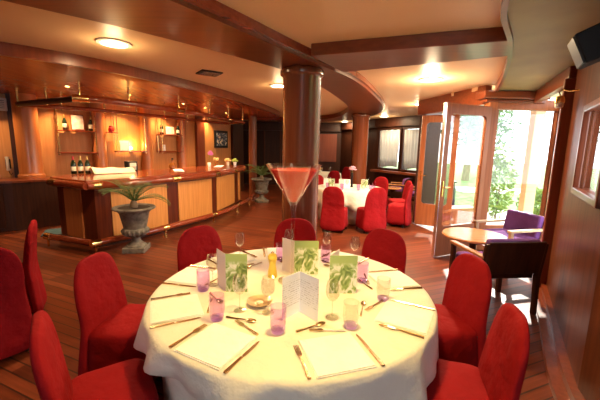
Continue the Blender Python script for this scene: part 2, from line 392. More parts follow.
def column(name, label, x, y, r, top=ZS, m=None, z0=0.0):
    mb = MB(); mb.lathe([(r * 1.12, z0), (r * 1.12, z0 + .06), (r * 1.02, z0 + .08), (r, z0 + .10), (r, top - .10), (r * 1.04, top - .085), (r * 1.14, top - .07), (r * 1.16, top - .045), (r * 1.14, top - .02), (r * 1.06, top)], 48, (x, y, 0))
    return struct(build(name, mb, m or M['column'], smooth=True), label)
column('column', 'thick round mahogany column behind the giant cocktail glass', 0.0, 4.12, .228)
column('column', 'round reddish column beyond the second dining table', 1.64, 9.3, .225)
column('column', 'slim round column at the far end of the bar', -1.50, 10.35, .125, ZS)
column('column', 'broad half round column at the left end of the bar shelves', -5.50, 6.70, .20, ZC, M['pilaster'], .965)
column('column', 'honey half round column after the bottle shelf', -4.66, 7.68, .14, ZC, M['pilaster'], .965)
column('column', 'honey half round column after the lit shelf', -3.98, 8.55, .13, ZC, M['pilaster'], .965)
column('column', 'honey half round column at the right end of the bar shelves', -3.40, 9.47, .13, ZC, M['pilaster'], .965)
mb = MB(); mb.seg((-3.16, 10.0), (-3.02, 10.3), 0, ZC, .08, -.02)
struct(build('trim_6', mb, M['mahog']), 'dark vertical strip on the wall beside the picture')
mb = MB(); mb.seg((-2.44, 11.66), (-2.2, 12.3), 0, ZC, .1, -.03)
struct(build('trim_7', mb, M['dark']), 'dark end panel where the bar wall stops')
mb = MB(); mb.seg((-5.86, 6.72), (-5.55, 6.93), 0, ZC, .1, -.03)
struct(build('trim_8', mb, M['dark']), 'dark recessed panel left of the broad column')
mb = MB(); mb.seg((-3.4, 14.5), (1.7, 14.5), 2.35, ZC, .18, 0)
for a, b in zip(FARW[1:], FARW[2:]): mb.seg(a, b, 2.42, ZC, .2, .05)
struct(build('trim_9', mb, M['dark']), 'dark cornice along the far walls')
# far wall panels
mb = MB(); mb.seg((.55, 14.52), (1.55, 14.52), 1.05, 2.25, .05, 0)
struct(build('trim_10', mb, M['mahog']), 'reddish panel on the far wall behind the far table')
mb = MB()
for x in (-3.0, -2.3, -1.6, -.9, -.2): mb.box(x, 14.54, 1.2, .04, .06, 2.3)
struct(build('trim_11', mb, M['darkpanel']), 'upright battens on the dark far wall')

# window wall far right
def holed(name, label, a, b, z1, holes, m, t=.12, off=0.0):
    L = math.hypot(b[0] - a[0], b[1] - a[1]); P = lambda s: lerp2(a, b, s / L); mb = MB(); s = 0
    for s0, s1, za, zb in holes:
        if s0 > s: mb.seg(P(s), P(s0), 0, z1, t, off)
        mb.seg(P(s0), P(s1), 0, za, t, off); mb.seg(P(s0), P(s1), zb, z1, t, off); s = s1
    if s < L: mb.seg(P(s), P(L), 0, z1, t, off)
    return struct(build(name, mb, m), label), P
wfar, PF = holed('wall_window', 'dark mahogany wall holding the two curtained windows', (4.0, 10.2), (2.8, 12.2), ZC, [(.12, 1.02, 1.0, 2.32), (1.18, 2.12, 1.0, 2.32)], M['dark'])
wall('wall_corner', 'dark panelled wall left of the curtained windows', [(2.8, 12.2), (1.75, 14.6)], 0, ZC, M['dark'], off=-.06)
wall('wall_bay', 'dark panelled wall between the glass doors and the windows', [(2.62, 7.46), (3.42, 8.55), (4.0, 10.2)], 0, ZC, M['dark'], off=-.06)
for i, (s0, s1, lab) in enumerate(((.12, 1.02, 'far window right of the pair with pale curtain'), (1.18, 2.12, 'far window left of the pair with pale curtain'))):
    w = MB(); w.seg(PF(s0 - .04), PF(s1 + .04), .95, 1.0, .18, .03); w.seg(PF(s0 - .04), PF(s1 + .04), 2.32, 2.37, .18, .03)
    w.seg(PF(s0 - .04), PF(s0), 1.0, 2.32, .18, .03); w.seg(PF(s1), PF(s1 + .04), 1.0, 2.32, .18, .03)
    o = struct(build('window_%d' % (3 + i), w, M['dark']), lab)
    g = MB(); g.seg(PF(s0), PF(s1), 1.0, 2.32, .01, -.04); build('glass_pane', g, M['pane'], o)
# a curtain per window (pulled, hanging in folds)
def curtain(s0, s1, lab):
    n = 60; rings = []
    nx, ny = (PF(1)[1] - PF(0)[1]), -(PF(1)[0] - PF(0)[0])
    for z, sp in ((2.30, 1.0), (1.8, .97), (1.35, .93), (1.04, .90)):
        row = []
        for k in range(n):
            t = k / (n - 1); s = s0 + (s1 - s0) * (.5 + (t - .5) * sp); p = PF(s); d = .10 + .018 * math.sin(t * 44) + .01 * math.sin(t * 17 + z * 2)
            row.append((p[0] - ny * 0 + (-.857) * d, p[1] - .515 * d, z + .03 * math.sin(t * 5) * (z < 1.1)))
        rings.append(row)
    mb = MB(); mb.loft(rings, caps=False, closed=False)
    o = build('curtain', mb, M['curtain'], smooth=True); tag(o, lab, 'curtain', 'sheer curtains at the far windows')
    md = o.modifiers.new('thick', 'SOLIDIFY'); md.thickness = .004
    return o
curtain(.14, 1.0, 'pale sheer curtain on the far window nearest the glass doors')
curtain(1.2, 2.10, 'pale sheer curtain on the far window nearer the column')
mb = MB(); mb.seg(PF(-.1), PF(2.3), .84, .92, .34, .16)
t = build('window_shelf', mb, M['mahog'], bevel=.01); tag(t, 'dark wooden ledge running below the curtained windows', 'shelf')

# bay window + side opening + double doors
BA, BB = (3.0, 5.47), (4.28, 5.55)
w = MB(); P = lambda t: lerp2(BA, BB, t)
w.seg(P(-.02), P(.10), 0, 2.46, .16, 0); w.seg(P(.93), P(1.02), 0, 2.46, .16, 0); w.seg(P(.0), P(1), 2.34, 2.50, .14, 0); w.seg(P(0), P(1), 0, .44, .12, 0)
w.seg(P(.10), P(.135), .44, 2.34, .09, 0); w.seg(P(.90), P(.93), .44, 2.34, .09, 0)
w1 = struct(build('window_1', w, M['doorwood'], bevel=.015), 'tall bright bay window behind the purple armchairs')
g = MB(); g.seg(P(.1), P(.93), .44, 2.34, .01, .0); build('glass_pane', g, M['pane'], w1)
s_ = MB(); Q = lambda t: lerp2((3.10, 3.90), (4.25, 5.50), t)
s_.seg(Q(.0), Q(.06), 0, 2.42, .10, 0); s_.seg(Q(.94), Q(1), 0, 2.42, .10, 0); s_.seg(Q(.48), Q(.53), 0, 2.42, .08, 0); s_.seg(Q(0), Q(1), 0, .12, .08, 0); s_.seg(Q(0), Q(1), 2.32, 2.42, .08, 0)
w5 = struct(build('window_5', s_, M['doorwood'], bevel=.01), 'full height side window between the right wall and bay')
g = MB(); g.seg(Q(.05), Q(.95), .12, 2.32, .01, 0); build('glass_pane', g, M['pane'], w5)
def door(name, label, hinge, tip, z1, glassmat, hside=1):
    L = math.hypot(tip[0] - hinge[0], tip[1] - hinge[1]); P = lambda s: lerp2(hinge, tip, s / L)
    mb = MB(); mb.seg(P(0), P(.10), .02, z1, .05); mb.seg(P(L - .11), P(L - .012), .02, z1, .05); mb.seg(P(.09), P(L - .1), z1 - .15, z1, .05); mb.seg(P(.09), P(L - .1), .02, .50, .05)
    for ss, zz in ((.10, .50), (L - .11, .50), (.10, z1 - .15), (L - .11, z1 - .15)):   # rounded corner fillets
        sgn = 1 if ss < L / 2 else -1; sz = 1 if zz < 1 else -1
        for k in range(4):
            d = .05 * (1 - math.sin(PI / 2 * (k + .5) / 4)); h0 = zz + sz * .0125 * k; h1 = zz + sz * .0125 * (k + 1)
            a, b = P(ss), P(ss + sgn * max(.004, d)); mb.seg(a, b, min(h0, h1), max(h0, h1), .046)
    o = struct(build(name, mb, M['doorwood']), label)
    g = MB(); g.seg(P(.1), P(L - .11), .5, z1 - .15, .008); build('glass_pane', g, glassmat, o)
    e = MB(); e.seg(P(L - .014), P(L), .02, z1, .054); tag(build('edge_strip', e, M['chrome'], o), 'pale metal strip on the door edge')
    h = MB(); a = P(L - .06)
    h.seg(P(L - .075), P(L - .045), .98, 1.22, .07); build('door_plate', h, M['brass'], o, bevel=.004)
    h = MB(); d = ((tip[1] - hinge[1]) / L, -(tip[0] - hinge[0]) / L)
    for sg in (1, -1):
        h.tube([(a[0] + d[0] * .03 * sg, a[1] + d[1] * .03 * sg, 1.12), (a[0] + d[0] * .07 * sg, a[1] + d[1] * .07 * sg, 1.12), (P(L - .17)[0] + d[0] * .07 * sg, P(L - .17)[1] + d[1] * .07 * sg, 1.12)], .009, 8)
    build('door_handle', h, M['brass'], o, smooth=True)
    return o
door('door_1', 'open glazed door leaf nearest the coffee table', (3.0, 5.38), (2.10, 4.96), 2.37, M['pane'])
door('door_2', 'glazed door leaf standing open behind the nearer leaf', (3.22, 6.86), (2.60, 7.26), 2.40, M['dimpane'])
mb = MB(); mb.seg((3.0, 5.50), (2.60, 7.42), 2.42, ZC, .12, 0)
struct(build('trim_12', mb, M['mahog_h']), 'mahogany lintel over the glass double doors')

# ------------------------------------------------------------------ bar counter
body_o = [Vector(p) for p in smoothpath([(-3.3, 5.2), (-2.95, 5.65), (-2.62, 6.3), (-2.1, 7.4), (-1.86, 8.6), (-1.76, 9.6)], 8)]
body_i = [Vector(p) for p in smoothpath([(-4.22, 5.64), (-3.90, 6.2), (-3.40, 7.1), (-2.90, 8.0), (-2.58, 9.0), (-2.46, 9.7)], 8)]
n = len(body_o)
bar = thing('bar_counter', 'long curved mahogany bar counter with honey panels and brass foot rail', 'bar counter', (-2.9, 7.0, 0))
bm_ = MB(); bm_.band(body_o, body_i, 0.02, .99); build('body', bm_, M['barbody'], bar, world=True)
pl = MB(); pl.band(offset(body_o, .03), offset(body_o, -.02), 0, .09); pl.seg(body_i[0], body_o[0], 0, .09, .05, -.025); build('plinth', pl, M['dark'], bar, world=True)
def sub(c, t0, t1, k=14):
    R_ = resample(c, 101); return [R_[round((t0 + (t1 - t0) * i / (k - 1)) * 100)] for i in range(k)]
R101 = resample(body_o, 101)
def t_at(px):  # fraction of the front with the given x/y bearing
    best = min(range(101), key=lambda i: abs(R101[i].x / R101[i].y - px)); return best / 100
for r0, r1 in ((-.5818, -.4119), (-.3773, -.2749), (-.2566, -.2040), (-.1916, -.186)):
    t0, t1 = t_at(r0), t_at(r1)
    c = sub(R101, t0, max(t1, t0 + .03)); p = MB(); p.band(offset(c, .014), offset(c, -.01), .13, .93)
    tag(build('panel', p, M['honey'], bar, world=True), 'honey coloured veneer panel')
e0, e1 = body_i[0], body_o[0]
p = MB(); p.seg(tuple(e0.lerp(e1, .22)), tuple(e0.lerp(e1, .66)), .10, .93, .03, -.012); tag(build('panel', p, M['pilaster'], bar, world=True), 'honey coloured veneer panel')
# thick rounded rim and top
top_o = offset(body_o, .14); top_i = offset(body_i, -.04)
d0 = (e0 - e1).normalized(); nrm = Vector((-d0.y, d0.x));
nrm = nrm if nrm.y < 0 else -nrm
top_o = [top_o[0] + nrm * .16] + top_o; top_i = [top_i[0] + nrm * .16 - d0 * .16] + top_i
tp = MB(); tp.band(top_o, top_i, 1.05, 1.12); build('worktop', tp, M['rail'], bar, world=True, bevel=.02)
rim_path = [tuple(top_i[0]) + (1.03,)] + [tuple(q) + (1.03,) for q in offset(top_o, -.02)]
rm = MB(); rm.tube([tuple(top_i[0].lerp(top_o[0], k / 6)) + (1.035,) for k in range(7)] , .06, 14); rm.tube([tuple(q) + (1.035,) for q in offset(top_o, -.02)], .06, 14)
build('rim', rm, M['rail'], bar, world=True, smooth=True)
rm = MB(); rm.band(offset(body_o, .05), offset(body_o, -.03), .94, .99); build('moulding', rm, M['mahog'], bar, world=True)
# foot rail
rail = offset(body_o, .30); rail[0] = rail[0] + nrm * .16; rail = [p for p in rail]
railext = rail + [rail[-1] + Vector((.02, .45))]
lend = e0.lerp(e1, .28) + nrm * .36
fr_ = MB(); fr_.tube([tuple(q) + (.17,) for q in railext], .050, 14); fr_.tube([tuple(lend.lerp(rail[0], k / 5)) + (.17,) for k in range(6)], .050, 14)
build('foot_rail', fr_, M['rail'], bar, world=True, smooth=True)
Rr = resample(rail, 101)
for k in (0, 24, 50, 74, 97):
    q = Rr[k]; b_ = resample(body_o, 101)[k]; tdir = (Rr[min(k + 2, 100)] - Rr[max(k - 2, 0)]).normalized()
    br = MB(); br.tube([tuple(q) + (0,), tuple(q) + (.12,)], .016, 8); br.tube([tuple(q - tdir * .07) + (.17,), tuple(q + tdir * .07) + (.17,)], .056, 12); br.lathe([(.035, 0), (.035, .012)], 12, (q.x, q.y, 0))
    tag(build('rail_bracket', br, M['brass'], bar, world=True, smooth=True), 'brass bracket and sleeve')
br = MB(); q = lend; br.tube([tuple(q) + (0,), tuple(q) + (.12,)], .016, 8); br.tube([tuple(q - d0 * .09) + (.17,), tuple(q + d0 * .05) + (.17,)], .056, 12)
tag(build('rail_bracket', br, M['brass'], bar, world=True, smooth=True), 'brass bracket and sleeve')
Rt = resample(offset(top_o, -.02), 101)
for k in (3, 33, 58, 80, 99):
    q = Rt[k]; tdir = (Rt[min(k + 2, 100)] - Rt[max(k - 2, 0)]).normalized()
    br = MB(); br.tube([tuple(q - tdir * .09) + (1.035,), tuple(q + tdir * .09) + (1.035,)], .066, 14); tag(build('rim_joint', br, M['brass'], bar, world=True, smooth=True), 'brass sleeve on the rim')
q = top_i[0].lerp(top_o[0], .12); br = MB(); br.tube([tuple(q - d0 * .09) + (1.035,), tuple(q + d0 * .09) + (1.035,)], .066, 14); tag(build('rim_joint', br, M['brass'], bar, world=True, smooth=True), 'brass sleeve on the rim')

# canopy soffit over the bar
can = [Vector(p) for p in smoothpath([(-4.9, 2.6), (-4.0, 3.1), (-3.18, 3.65), (-2.62, 4.2), (-2.17, 4.95), (-1.47, 6.5), (-.95, 8.6), (-.70, 10.2), (-.85, 11.0), (-1.4, 11.6), (-2.3, 12.1)], 6)]
back_in = [Vector(p) for p in resample([(-7.4, 4.4), (-7.4, 5.7), (-5.65, 6.85), (-4.62, 7.85), (-3.97, 8.65), (-3.42, 9.55), (-2.72, 11.05), (-2.3, 12.05)], len(can))]
mb = MB(); mb.band(can, back_in, ZS + .01, ZC)
struct(build('ceiling_canopy', mb, M['copperwood']), 'glossy copper toned canopy panel hanging over the bar')
mb = MB(); mb.band(offset(can, .03), offset(can, -.03), ZS - .01, ZC)
struct(build('trim_13', mb, M['mahog'], smooth=True), 'dark curved edge band of the bar canopy')
ZP = ZS + .01
# glass rack: front rail, end rail, rear rail, brass rods
rack = thing('glass_rack', 'curved mahogany and brass glass rack hanging over the bar', 'rack', (-3, 7, 2.38))
fr0 = [Vector(p) for p in smoothpath([(-3.40, 5.20), (-3.08, 5.45), (-2.72, 6.1), (-2.23, 7.4), (-1.98, 8.8), (-1.72, 9.95)], 8)]
fr1 = [Vector(p) for p in smoothpath([(-5.15, 6.14), (-4.30, 6.85), (-3.80, 7.75), (-3.30, 8.6), (-2.75, 9.8), (-2.3, 10.6)], 8)]
b_ = MB(); b_.tube([tuple(q) + (2.36,) for q in fr0], .050, 14); build('front_rail', b_, M['rail'], rack, world=True, smooth=True)
b_ = MB(); b_.tube([tuple(q) + (2.36,) for q in fr1], .040, 12); build('rear_rail', b_, M['rail'], rack, world=True, smooth=True)
b_ = MB(); b_.tube([tuple(fr1[0].lerp(fr0[0], k / 4)) + (2.36,) for k in range(5)], .048, 12); build('end_rail', b_, M['dark'], rack, world=True, smooth=True)
b_ = MB(); b_.tube([tuple(fr1[-1].lerp(fr0[-1], k / 4)) + (2.36,) for k in range(5)], .028, 12); build('end_rail', b_, M['rail'], rack, world=True, smooth=True)
rods = [fr1[0], fr1[0].lerp(fr0[0], .5)] + [resample(fr0, 101)[k] for k in (0, 14, 36, 58, 80, 99)] + [resample(fr1, 101)[k] for k in (12, 26, 40, 54, 68, 84)]
for q in rods:
    b_ = MB(); b_.tube([tuple(q) + (2.30,), tuple(q) + (ZP,)], .017, 10); b_.lathe([(.03, ZP - .012), (.03, ZP)], 12, (q.x, q.y, 0)); tag(build('rod', b_, M['brass'], rack, world=True, smooth=True), 'brass hanging rod')
for k in (0, 36, 80):
    R_ = resample(fr0, 101); q = R_[k]; td = (R_[min(k + 2, 100)] - R_[max(0, k - 2)]).normalized()
    b_ = MB(); b_.tube([tuple(q - td * .10) + (2.36,), tuple(q + td * .12) + (2.36,)], .055, 14); tag(build('rail_joint', b_, M['brass'], rack, world=True, smooth=True), 'brass sleeve on the rail')
q = fr1[0]; b_ = MB(); b_.ball(tuple(q) + (2.36,), .05); build('rail_joint', b_, M['brass'], rack, world=True, smooth=True)

# back counter with cupboards and bottle shelves
bc = thing('back_counter', 'dark back bar counter with cupboard doors on the far left', 'counter', (-5.6, 6.2, 0))
cpl = [(-7.3, 5.15), (-5.45, 6.05), (-4.85, 6.72), (-4.35, 7.35), (-3.75, 8.15), (-3.2, 9.1), (-2.8, 10.0)]
cbk = [(-7.45, 5.65), (-5.62, 6.85), (-4.65, 7.78), (-4.0, 8.6), (-3.45, 9.5), (-3.1, 10.2), (-2.95, 10.4)]
cp, cb = resample(cpl, 30), resample(cbk, 30)
b_ = MB(); b_.band(cp, cb, 0, .92); build('cupboard', b_, M['dark'], bc, world=True)
b_ = MB(); b_.band(offset(cp, .04), cb, .92, .96); build('countertop', b_, M['mahog'], bc, world=True)
for k in range(4):
    a = lerp2((-7.0, 5.296), (-5.5, 6.026), k / 4 + .01); c = lerp2((-7.0, 5.296), (-5.5, 6.026), (k + 1) / 4 - .01)
    b_ = MB(); b_.seg(a, c, .08, .86, .03, -.02); dd = build('cupboard_door', b_, M['dark'], bc, world=True, bevel=.006)
    hb = MB(); hb.ball((c[0] - .04, c[1] - .05, .62), .014); build('door_knob', hb, M['brass'], dd, world=True)
tag(build('floor_mat', MB().box(-4.62, 6.05, .008, .40, .55, .015, .5), M['mat_blue']), 'dark blue mat on the floor at the left end of the bar', 'mat')

def shelf_unit(label, a, b, zs, dep=.22):
    # shelves on brass uprights hung in front of the wall
    ax, ay = a; bx, by = b; L = math.hypot(bx - ax, by - ay); nx, ny = (by - ay) / L, -(bx - ax) / L
    t = thing('bar_shelf', label, 'shelf', (ax, ay, zs[0]), 0, 'shelves on the bar wall')
    for z in zs:
        s1 = MB(); s1.seg(a, b, z - .015, z + .012, dep, -dep / 2 - .03); build('shelf_board', s1, M['rail'], t, world=True, bevel=.006)
    for f in (.03, .97):
        for o_ in (.06, dep + .01):
            x, y = ax + (bx - ax) * f + nx * o_, ay + (by - ay) * f + ny * o_
            s1 = MB(); s1.tube([(x, y, zs[-1] - .05), (x, y, 2.42)], .010, 8); tag(build('upright', s1, M['brass'], t, world=True, smooth=True), 'thin brass upright')
    return t, (nx, ny)
shA = ((-5.32, 7.22), (-4.78, 7.72)); shB = ((-4.52, 7.98), (-4.08, 8.53)); shC = ((-3.86, 8.85), (-3.50, 9.44))
_, nA = shelf_unit('brass and wood shelf holding champagne bottles at the left', *shA, (1.94, 1.47))
_, nB = shelf_unit('single wooden shelf with white frame lit from behind', *shB, (1.50,))
_, nC = shelf_unit('two tier shelf at the right end of the bar wall', *shC, (1.93, 1.50))
def on(sh, nrm_, f, o_=.15): return (sh[0][0] + (sh[1][0] - sh[0][0]) * f + nrm_[0] * o_, sh[0][1] + (sh[1][1] - sh[0][1]) * f + nrm_[1] * o_)
def make_bottle(key):
    t = thing('champagne_bottle', '', 'bottle')
    build('glass_body', MB().lathe([(.040, 0), (.044, .006), (.044, .165), (.040, .195), (.028, .225), (.017, .255), (.0145, .30)], 20), M['bottle'], t, smooth=True)
    build('foil_neck', MB().lathe([(.0185, .245), (.0165, .285), (.0175, .315), (.012, .325)], 16), M['redfoil'] if key == 'red' else M['foil'], t, smooth=True)
    build('label', MB().lathe([(.0446, .055), (.0448, .056), (.0448, .135), (.0446, .136)], 20, caps=False), M['label'], t, smooth=True)
    return t
bottle = once(make_bottle)
GB = 'champagne bottles on the shelves'; zA = 1.953
x, y = on(shA, nA, .22); bottle('gold', (x, y, zA), 0, 'gold necked champagne bottle left of the picture on the top shelf', GB)
x, y = on(shA, nA, .88); bottle('gold', (x, y, zA), 0, 'gold necked champagne bottle right of the picture on the top shelf', GB)
x, y = on(shC, nC, .12); bottle('gold', (x, y, 1.943), 0, 'champagne bottle left of the print on the far two tier shelf', GB)
x, y = on(shC, nC, .86); bottle('gold', (x, y, 1.943), 0, 'champagne bottle right of the print on the far two tier shelf', GB)
GB2 = 'champagne bottles standing on the bar top'
bottle('red', (-4.17, 6.03, 1.121), 0, 'red necked champagne bottle, leftmost of three on the bar', GB2)
bottle('gold', (-4.08, 6.09, 1.121), .5, 'gold necked champagne bottle, middle of three on the bar', GB2)
bottle('gold', (-3.995, 6.16, 1.121), 1., 'gold necked champagne bottle next to the cream towel on the bar', GB2)
def frame_pic(name, label, cx, cy, z, w, h, rz, face, tilt=-.12, cat='picture', edge='mahog'):
    t = thing(name, label, cat, (cx, cy, z), rz)
    m = Matrix.Rotation(tilt, 3, 'X')
    o = build('frame', MB().box(0, 0, h / 2, w, .02, h, 0, m), M[edge], t); o2 = build('print', MB().box(0, -.012, h / 2, w * .88, .006, h * .9, 0, m), M[face], t)
    return t
rzA = math.atan2(shA[1][1] - shA[0][1], shA[1][0] - shA[0][0])
x, y = on(shA, nA, .54, .14); frame_pic('shelf_picture', 'pale printed picture leaning between bottles on the top shelf', x, y, 1.957, .25, .34, rzA, 'poster')
x, y = on(shB, nB, .30, .14); frame_pic('shelf_card', 'plain white card leaning on the lit shelf', x, y, 1.516, .22, .24, rzA + .1, 'paper', cat='card', edge='paper')
x, y = on(shC, nC, .50, .13); frame_pic('shelf_picture', 'small pale print between two bottles on the far shelf', x, y, 1.946, .28, .22, rzA + .2, 'poster')
x, y = on(shC, nC, .2, .14)
tag(build('candle', MB().lathe([(.035, 0), (.035, .16), (.03, .165)], 16, (x, y, 1.513)), M['paper'], smooth=True), 'white candle on the lower far shelf', 'candle')
x, y = on(shB, nB, -.12, .16)
j = thing('jug', 'small dark copper jug at the left of the lit shelf', 'jug', (x, y, 1.94))
build('body', MB().lathe([(.04, 0), (.06, .03), (.055, .09), (.035, .12), (.042, .15)], 18), M['redfoil'], j, smooth=True)
build('handle', MB().tube([(.04, 0, .13), (.09, 0, .12), (.095, 0, .07), (.055, 0, .04)], .008, 8), M['redfoil'], j, smooth=True)
tag(build('jug_bracket', MB().box(x, y, 1.930, .26, .18, .018, rzA), M['rail']), 'small wooden bracket holding the copper jug', 'shelf')
# picture on the wall, telephone, boxes
t = thing('framed_picture', 'black framed abstract picture on the honey wall beyond the bar', 'picture', (-2.70, 11.12, 1.60), math.atan2(1.5, .7))
build('frame', MB().box(0, -.04, .28, .66, .05, .56), M['black'], t, bevel=.005); build('canvas', MB().box(0, -.07, .28, .52, .012, .42), M['art'], t)
tn = Vector((1.9, 1.25)).normalized(); rzw = math.atan2(tn.y, tn.x)
t = thing('telephone', 'cream wall telephone with handset at the far left', 'telephone', (-5.92, 6.66, 1.12), rzw)
build('cradle', MB().box(0, -.03, .12, .08, .05, .20), M['black'], t, bevel=.01)
build('handset', MB().tube([(0, -.075, .0), (0, -.095, .05), (0, -.095, .2), (0, -.075, .26)], [.032, .026, .026, .036], 12), M['cream'], t, smooth=True)
build('cord', MB().tube([(0, -.06, .0), (.01, -.06, -.06), (.03, -.05, -.10), (.06, -.04, -.06)], .006, 6), M['black'], t, smooth=True)
t = thing('wall_socket_box', 'white socket box on the wall beside the telephone', 'box', (-5.79, 6.74, 1.03), rzw)
build('casing', MB().box(0, -.03, .05, .12, .05, .12), M['cream'], t, bevel=.01); build('switch', MB().box(0, -.058, .05, .03, .012, .05), M['black'], t)
t = thing('ventilation_unit', 'white slotted unit high on the far left wall', 'vent', (-5.98, 6.62, 2.28), rzw)
build('casing', MB().box(0, -.07, .12, .34, .14, .24), M['cream'], t, bevel=.01)
sl = MB()
for k in range(5): sl.box(0, -.143, .05 + .035 * k, .28, .008, .008)
build('grille', sl, M['black'], t)
# things on the bar
t = thing('till', 'grey cash till on the bar beside the cream towel', 'till', (-3.60, 6.98, 1.121), .9)
build('casing', MB().prism([(-.10, -.09), (.10, -.09), (.10, .09), (-.10, .09)], 0, .20), M['black'], t, bevel=.01)
build('display', MB().box(0, -.095, .13, .13, .012, .08), M['cream'], t); kb = MB()
for a in range(3):
    for b in range(4): kb.box(-.05 + .033 * b, -.094, .03 + .022 * a, .022, .01, .014)
build('keypad', kb, M['cream'], t)
# towel draped over rim
rows = []
for k, (u, z) in enumerate([(0, 1.20), (.06, 1.235), (.14, 1.21), (.26, 1.175), (.38, 1.14), (.50, 1.128)]):
    rows.append([(-3.83 + .52 * (i / 11) + .05 * u, 6.03 - .30 * 0 + .62 * (i / 11) * .9 - u * .10, 0) for i in range(12)])
base = Vector((-3.78, 5.98)); dirv = Vector((.50, .62)); inw = Vector((-.78, .62))
rows = []
for v, z in ((0, 1.127), (.05, 1.15), (.10, 1.20), (.17, 1.235), (.24, 1.22), (.30, 1.17), (.33, 1.128)):
    rows.append([tuple(base + dirv * (i / 15) * .95 + inw * (v - .05) + Vector((0, 0))) + (z + .008 * math.sin(i * .9 + v * 9) * (z > 1.13) - .03 * (i / 15) * (z > 1.14),) for i in range(16)])
mb = MB(); mb.loft(rows, caps=False, closed=False); tw = build('folded_towel', mb, M['towel'], smooth=True); tag(tw, 'cream folded towel lying on the bar by the bottles', 'towel')
md = tw.modifiers.new('thick', 'SOLIDIFY'); md.thickness = .006; md.offset = 1
t = thing('brandy_bottle', 'round amber brandy bottle standing alone on the bar', 'bottle', (-3.02, 7.75, 1.121))
build('glass_body', MB().lathe([(.05, 0), (.075, .02), (.08, .07), (.06, .12), (.02, .15), (.016, .21)], 20), M['amber'], t, smooth=True); build('stopper', MB().lathe([(.02, .21), (.024, .225), (.02, .25)], 14), M['bottle'], t, smooth=True)
tag(build('paper_sheet', MB().box(-2.72, 7.30, 1.125, .20, .70, .006, .42), M['paper']), 'white paper runner lying on the middle of the bar', 'paper', 'white papers on the bar')
tag(build('paper_sheet', MB().box(-2.22, 8.95, 1.125, .20, .70, .006, .12), M['paper']), 'white paper runner lying beside the orchid on the bar', 'paper', 'white papers on the bar')
t = thing('orchid', 'purple orchid in small white pot on the bar', 'flower', (-2.42, 8.72, 1.121))
build('pot', MB().lathe([(.035, 0), (.045, .10), (.04, .11)], 16), M['paper'], t, smooth=True)
build('stem', MB().tube([(0, 0, .1), (.0, -.01, .2), (.02, -.02, .32), (.05, -.03, .38)], .005, 6), M['leaf'], t)
for k, (x, y, z) in enumerate(((.05, -.03, .38), (.02, -.03, .35), (.07, -.02, .34))):
    pm = MB()
    for a in range(5): pm.ball((x + .028 * math.cos(a * 1.257), y, z + .028 * math.sin(a * 1.257)), .022, .008, .022, 8, 5)
    build('blossom', pm, M['orchid'], t, smooth=True)
def pot_plant(name, label, loc, potm, flm, r=.05, h=.09, k=14, spread=.07, cat='flower'):
    t = thing(name, label, cat, loc); build('pot', MB().lathe([(r * .75, 0), (r, h), (r * .9, h + .005)], 16), potm, t, smooth=True)
    fl = MB(); rnd = random.Random(len(label))
    for i in range(k):
        a = rnd.uniform(0, 6.28); q = spread * math.sqrt(rnd.random()); fl.ball((q * math.cos(a), q * math.sin(a), h + .03 + rnd.uniform(0, .07)), rnd.uniform(.018, .03), None, None, 8, 5)
    build('blooms', fl, flm, t, smooth=True); return t
pot_plant('flower_pot', 'cream flowers in a jar, left of two on the bar end', (-2.36, 9.22, 1.121), M['amber'], M['yellow'], .05, .12)
pot_plant('flower_pot', 'cream flowers in a jar next to the orchid papers', (-2.08, 9.42, 1.121), M['cream'], M['yellow'], .05, .10, 18, .09)
pot_plant('herb_pot', 'lime green plant in white pot at the far bar end', (-1.90, 9.52, 1.121), M['paper'], M['limeleaf'], .05, .09, 18, .08, 'plant')

# ------------------------------------------------------------------ recessed lights
def light(kind, name, loc, power, color, size=.2, spot=None, blend=.6, rot=(0, 0, 0)):
    d = bpy.data.lights.new(name, kind); d.energy = power; d.color = color
    if kind == 'AREA': d.shape = 'DISK'; d.size = size
    if kind == 'SPOT': d.spot_size = spot; d.spot_blend = blend; d.shadow_soft_size = size
    if kind == 'POINT': d.shadow_soft_size = size
    o = bpy.data.objects.new(name, d); COL.objects.link(o); o.location = loc; o.rotation_euler = rot; return o
WARM = (1.0, .68, .36)
def make_downlight(key):
    t = thing('ceiling_light', '', 'ceiling light')
    build('ring', MB().lathe([(.125, -.001), (.165, -.001), (.165, -.014), (.125, -.018), (.125, -.001)], 32, caps=False), M['cream'], t, smooth=True)
    build('diffuser', MB().lathe([(.128, -.004), (.128, -.010)], 32), M['lamp'], t)
    return t
dl = once(make_downlight)
GL = 'round recessed lights in the ceiling'
for (x, y, pw, lab) in ((-1.95, 3.60, 45, 'round ceiling light over the chairs at the left, nearest the bar front'), (-.40, 5.85, 40, 'round ceiling light just left of the thick column'),
                        (1.91, 5.11, 140, 'round ceiling light right of centre, beyond the cross beam'), (2.77, 7.88, 85, 'round ceiling light above the far door leaf'),
                        (2.70, 11.0, 35, 'small round ceiling light before the curtained windows'), (1.75, 13.6, 25, 'farthest round ceiling light left of the reddish column'),
                        (.15, 1.6, 0, 'round ceiling light straight above the dining table')):
    dl('d', (x, y, ZC), 0, lab, GL)
    if pw: light('AREA', 'downlight_glow', (x, y, ZC - .03), pw * .75, (1.0, .76, .46) if x > 1.5 else WARM, .2); light('POINT', 'added_ceiling_halo', (x, y, ZC - .16), pw * (.2 if x > 1.5 else .11), (1.0, .76, .46) if x > 1.5 else WARM, .08)  # point light added below each downlight to brighten the ceiling around it
light('SPOT', 'table_downlight', (.15, 1.6, ZC - .03), 140, (1.0, .68, .22), .09, math.radians(110), .7)
light('AREA', 'room_downlight', (-4.2, 1.6, ZC - .03), 7, WARM, .2)
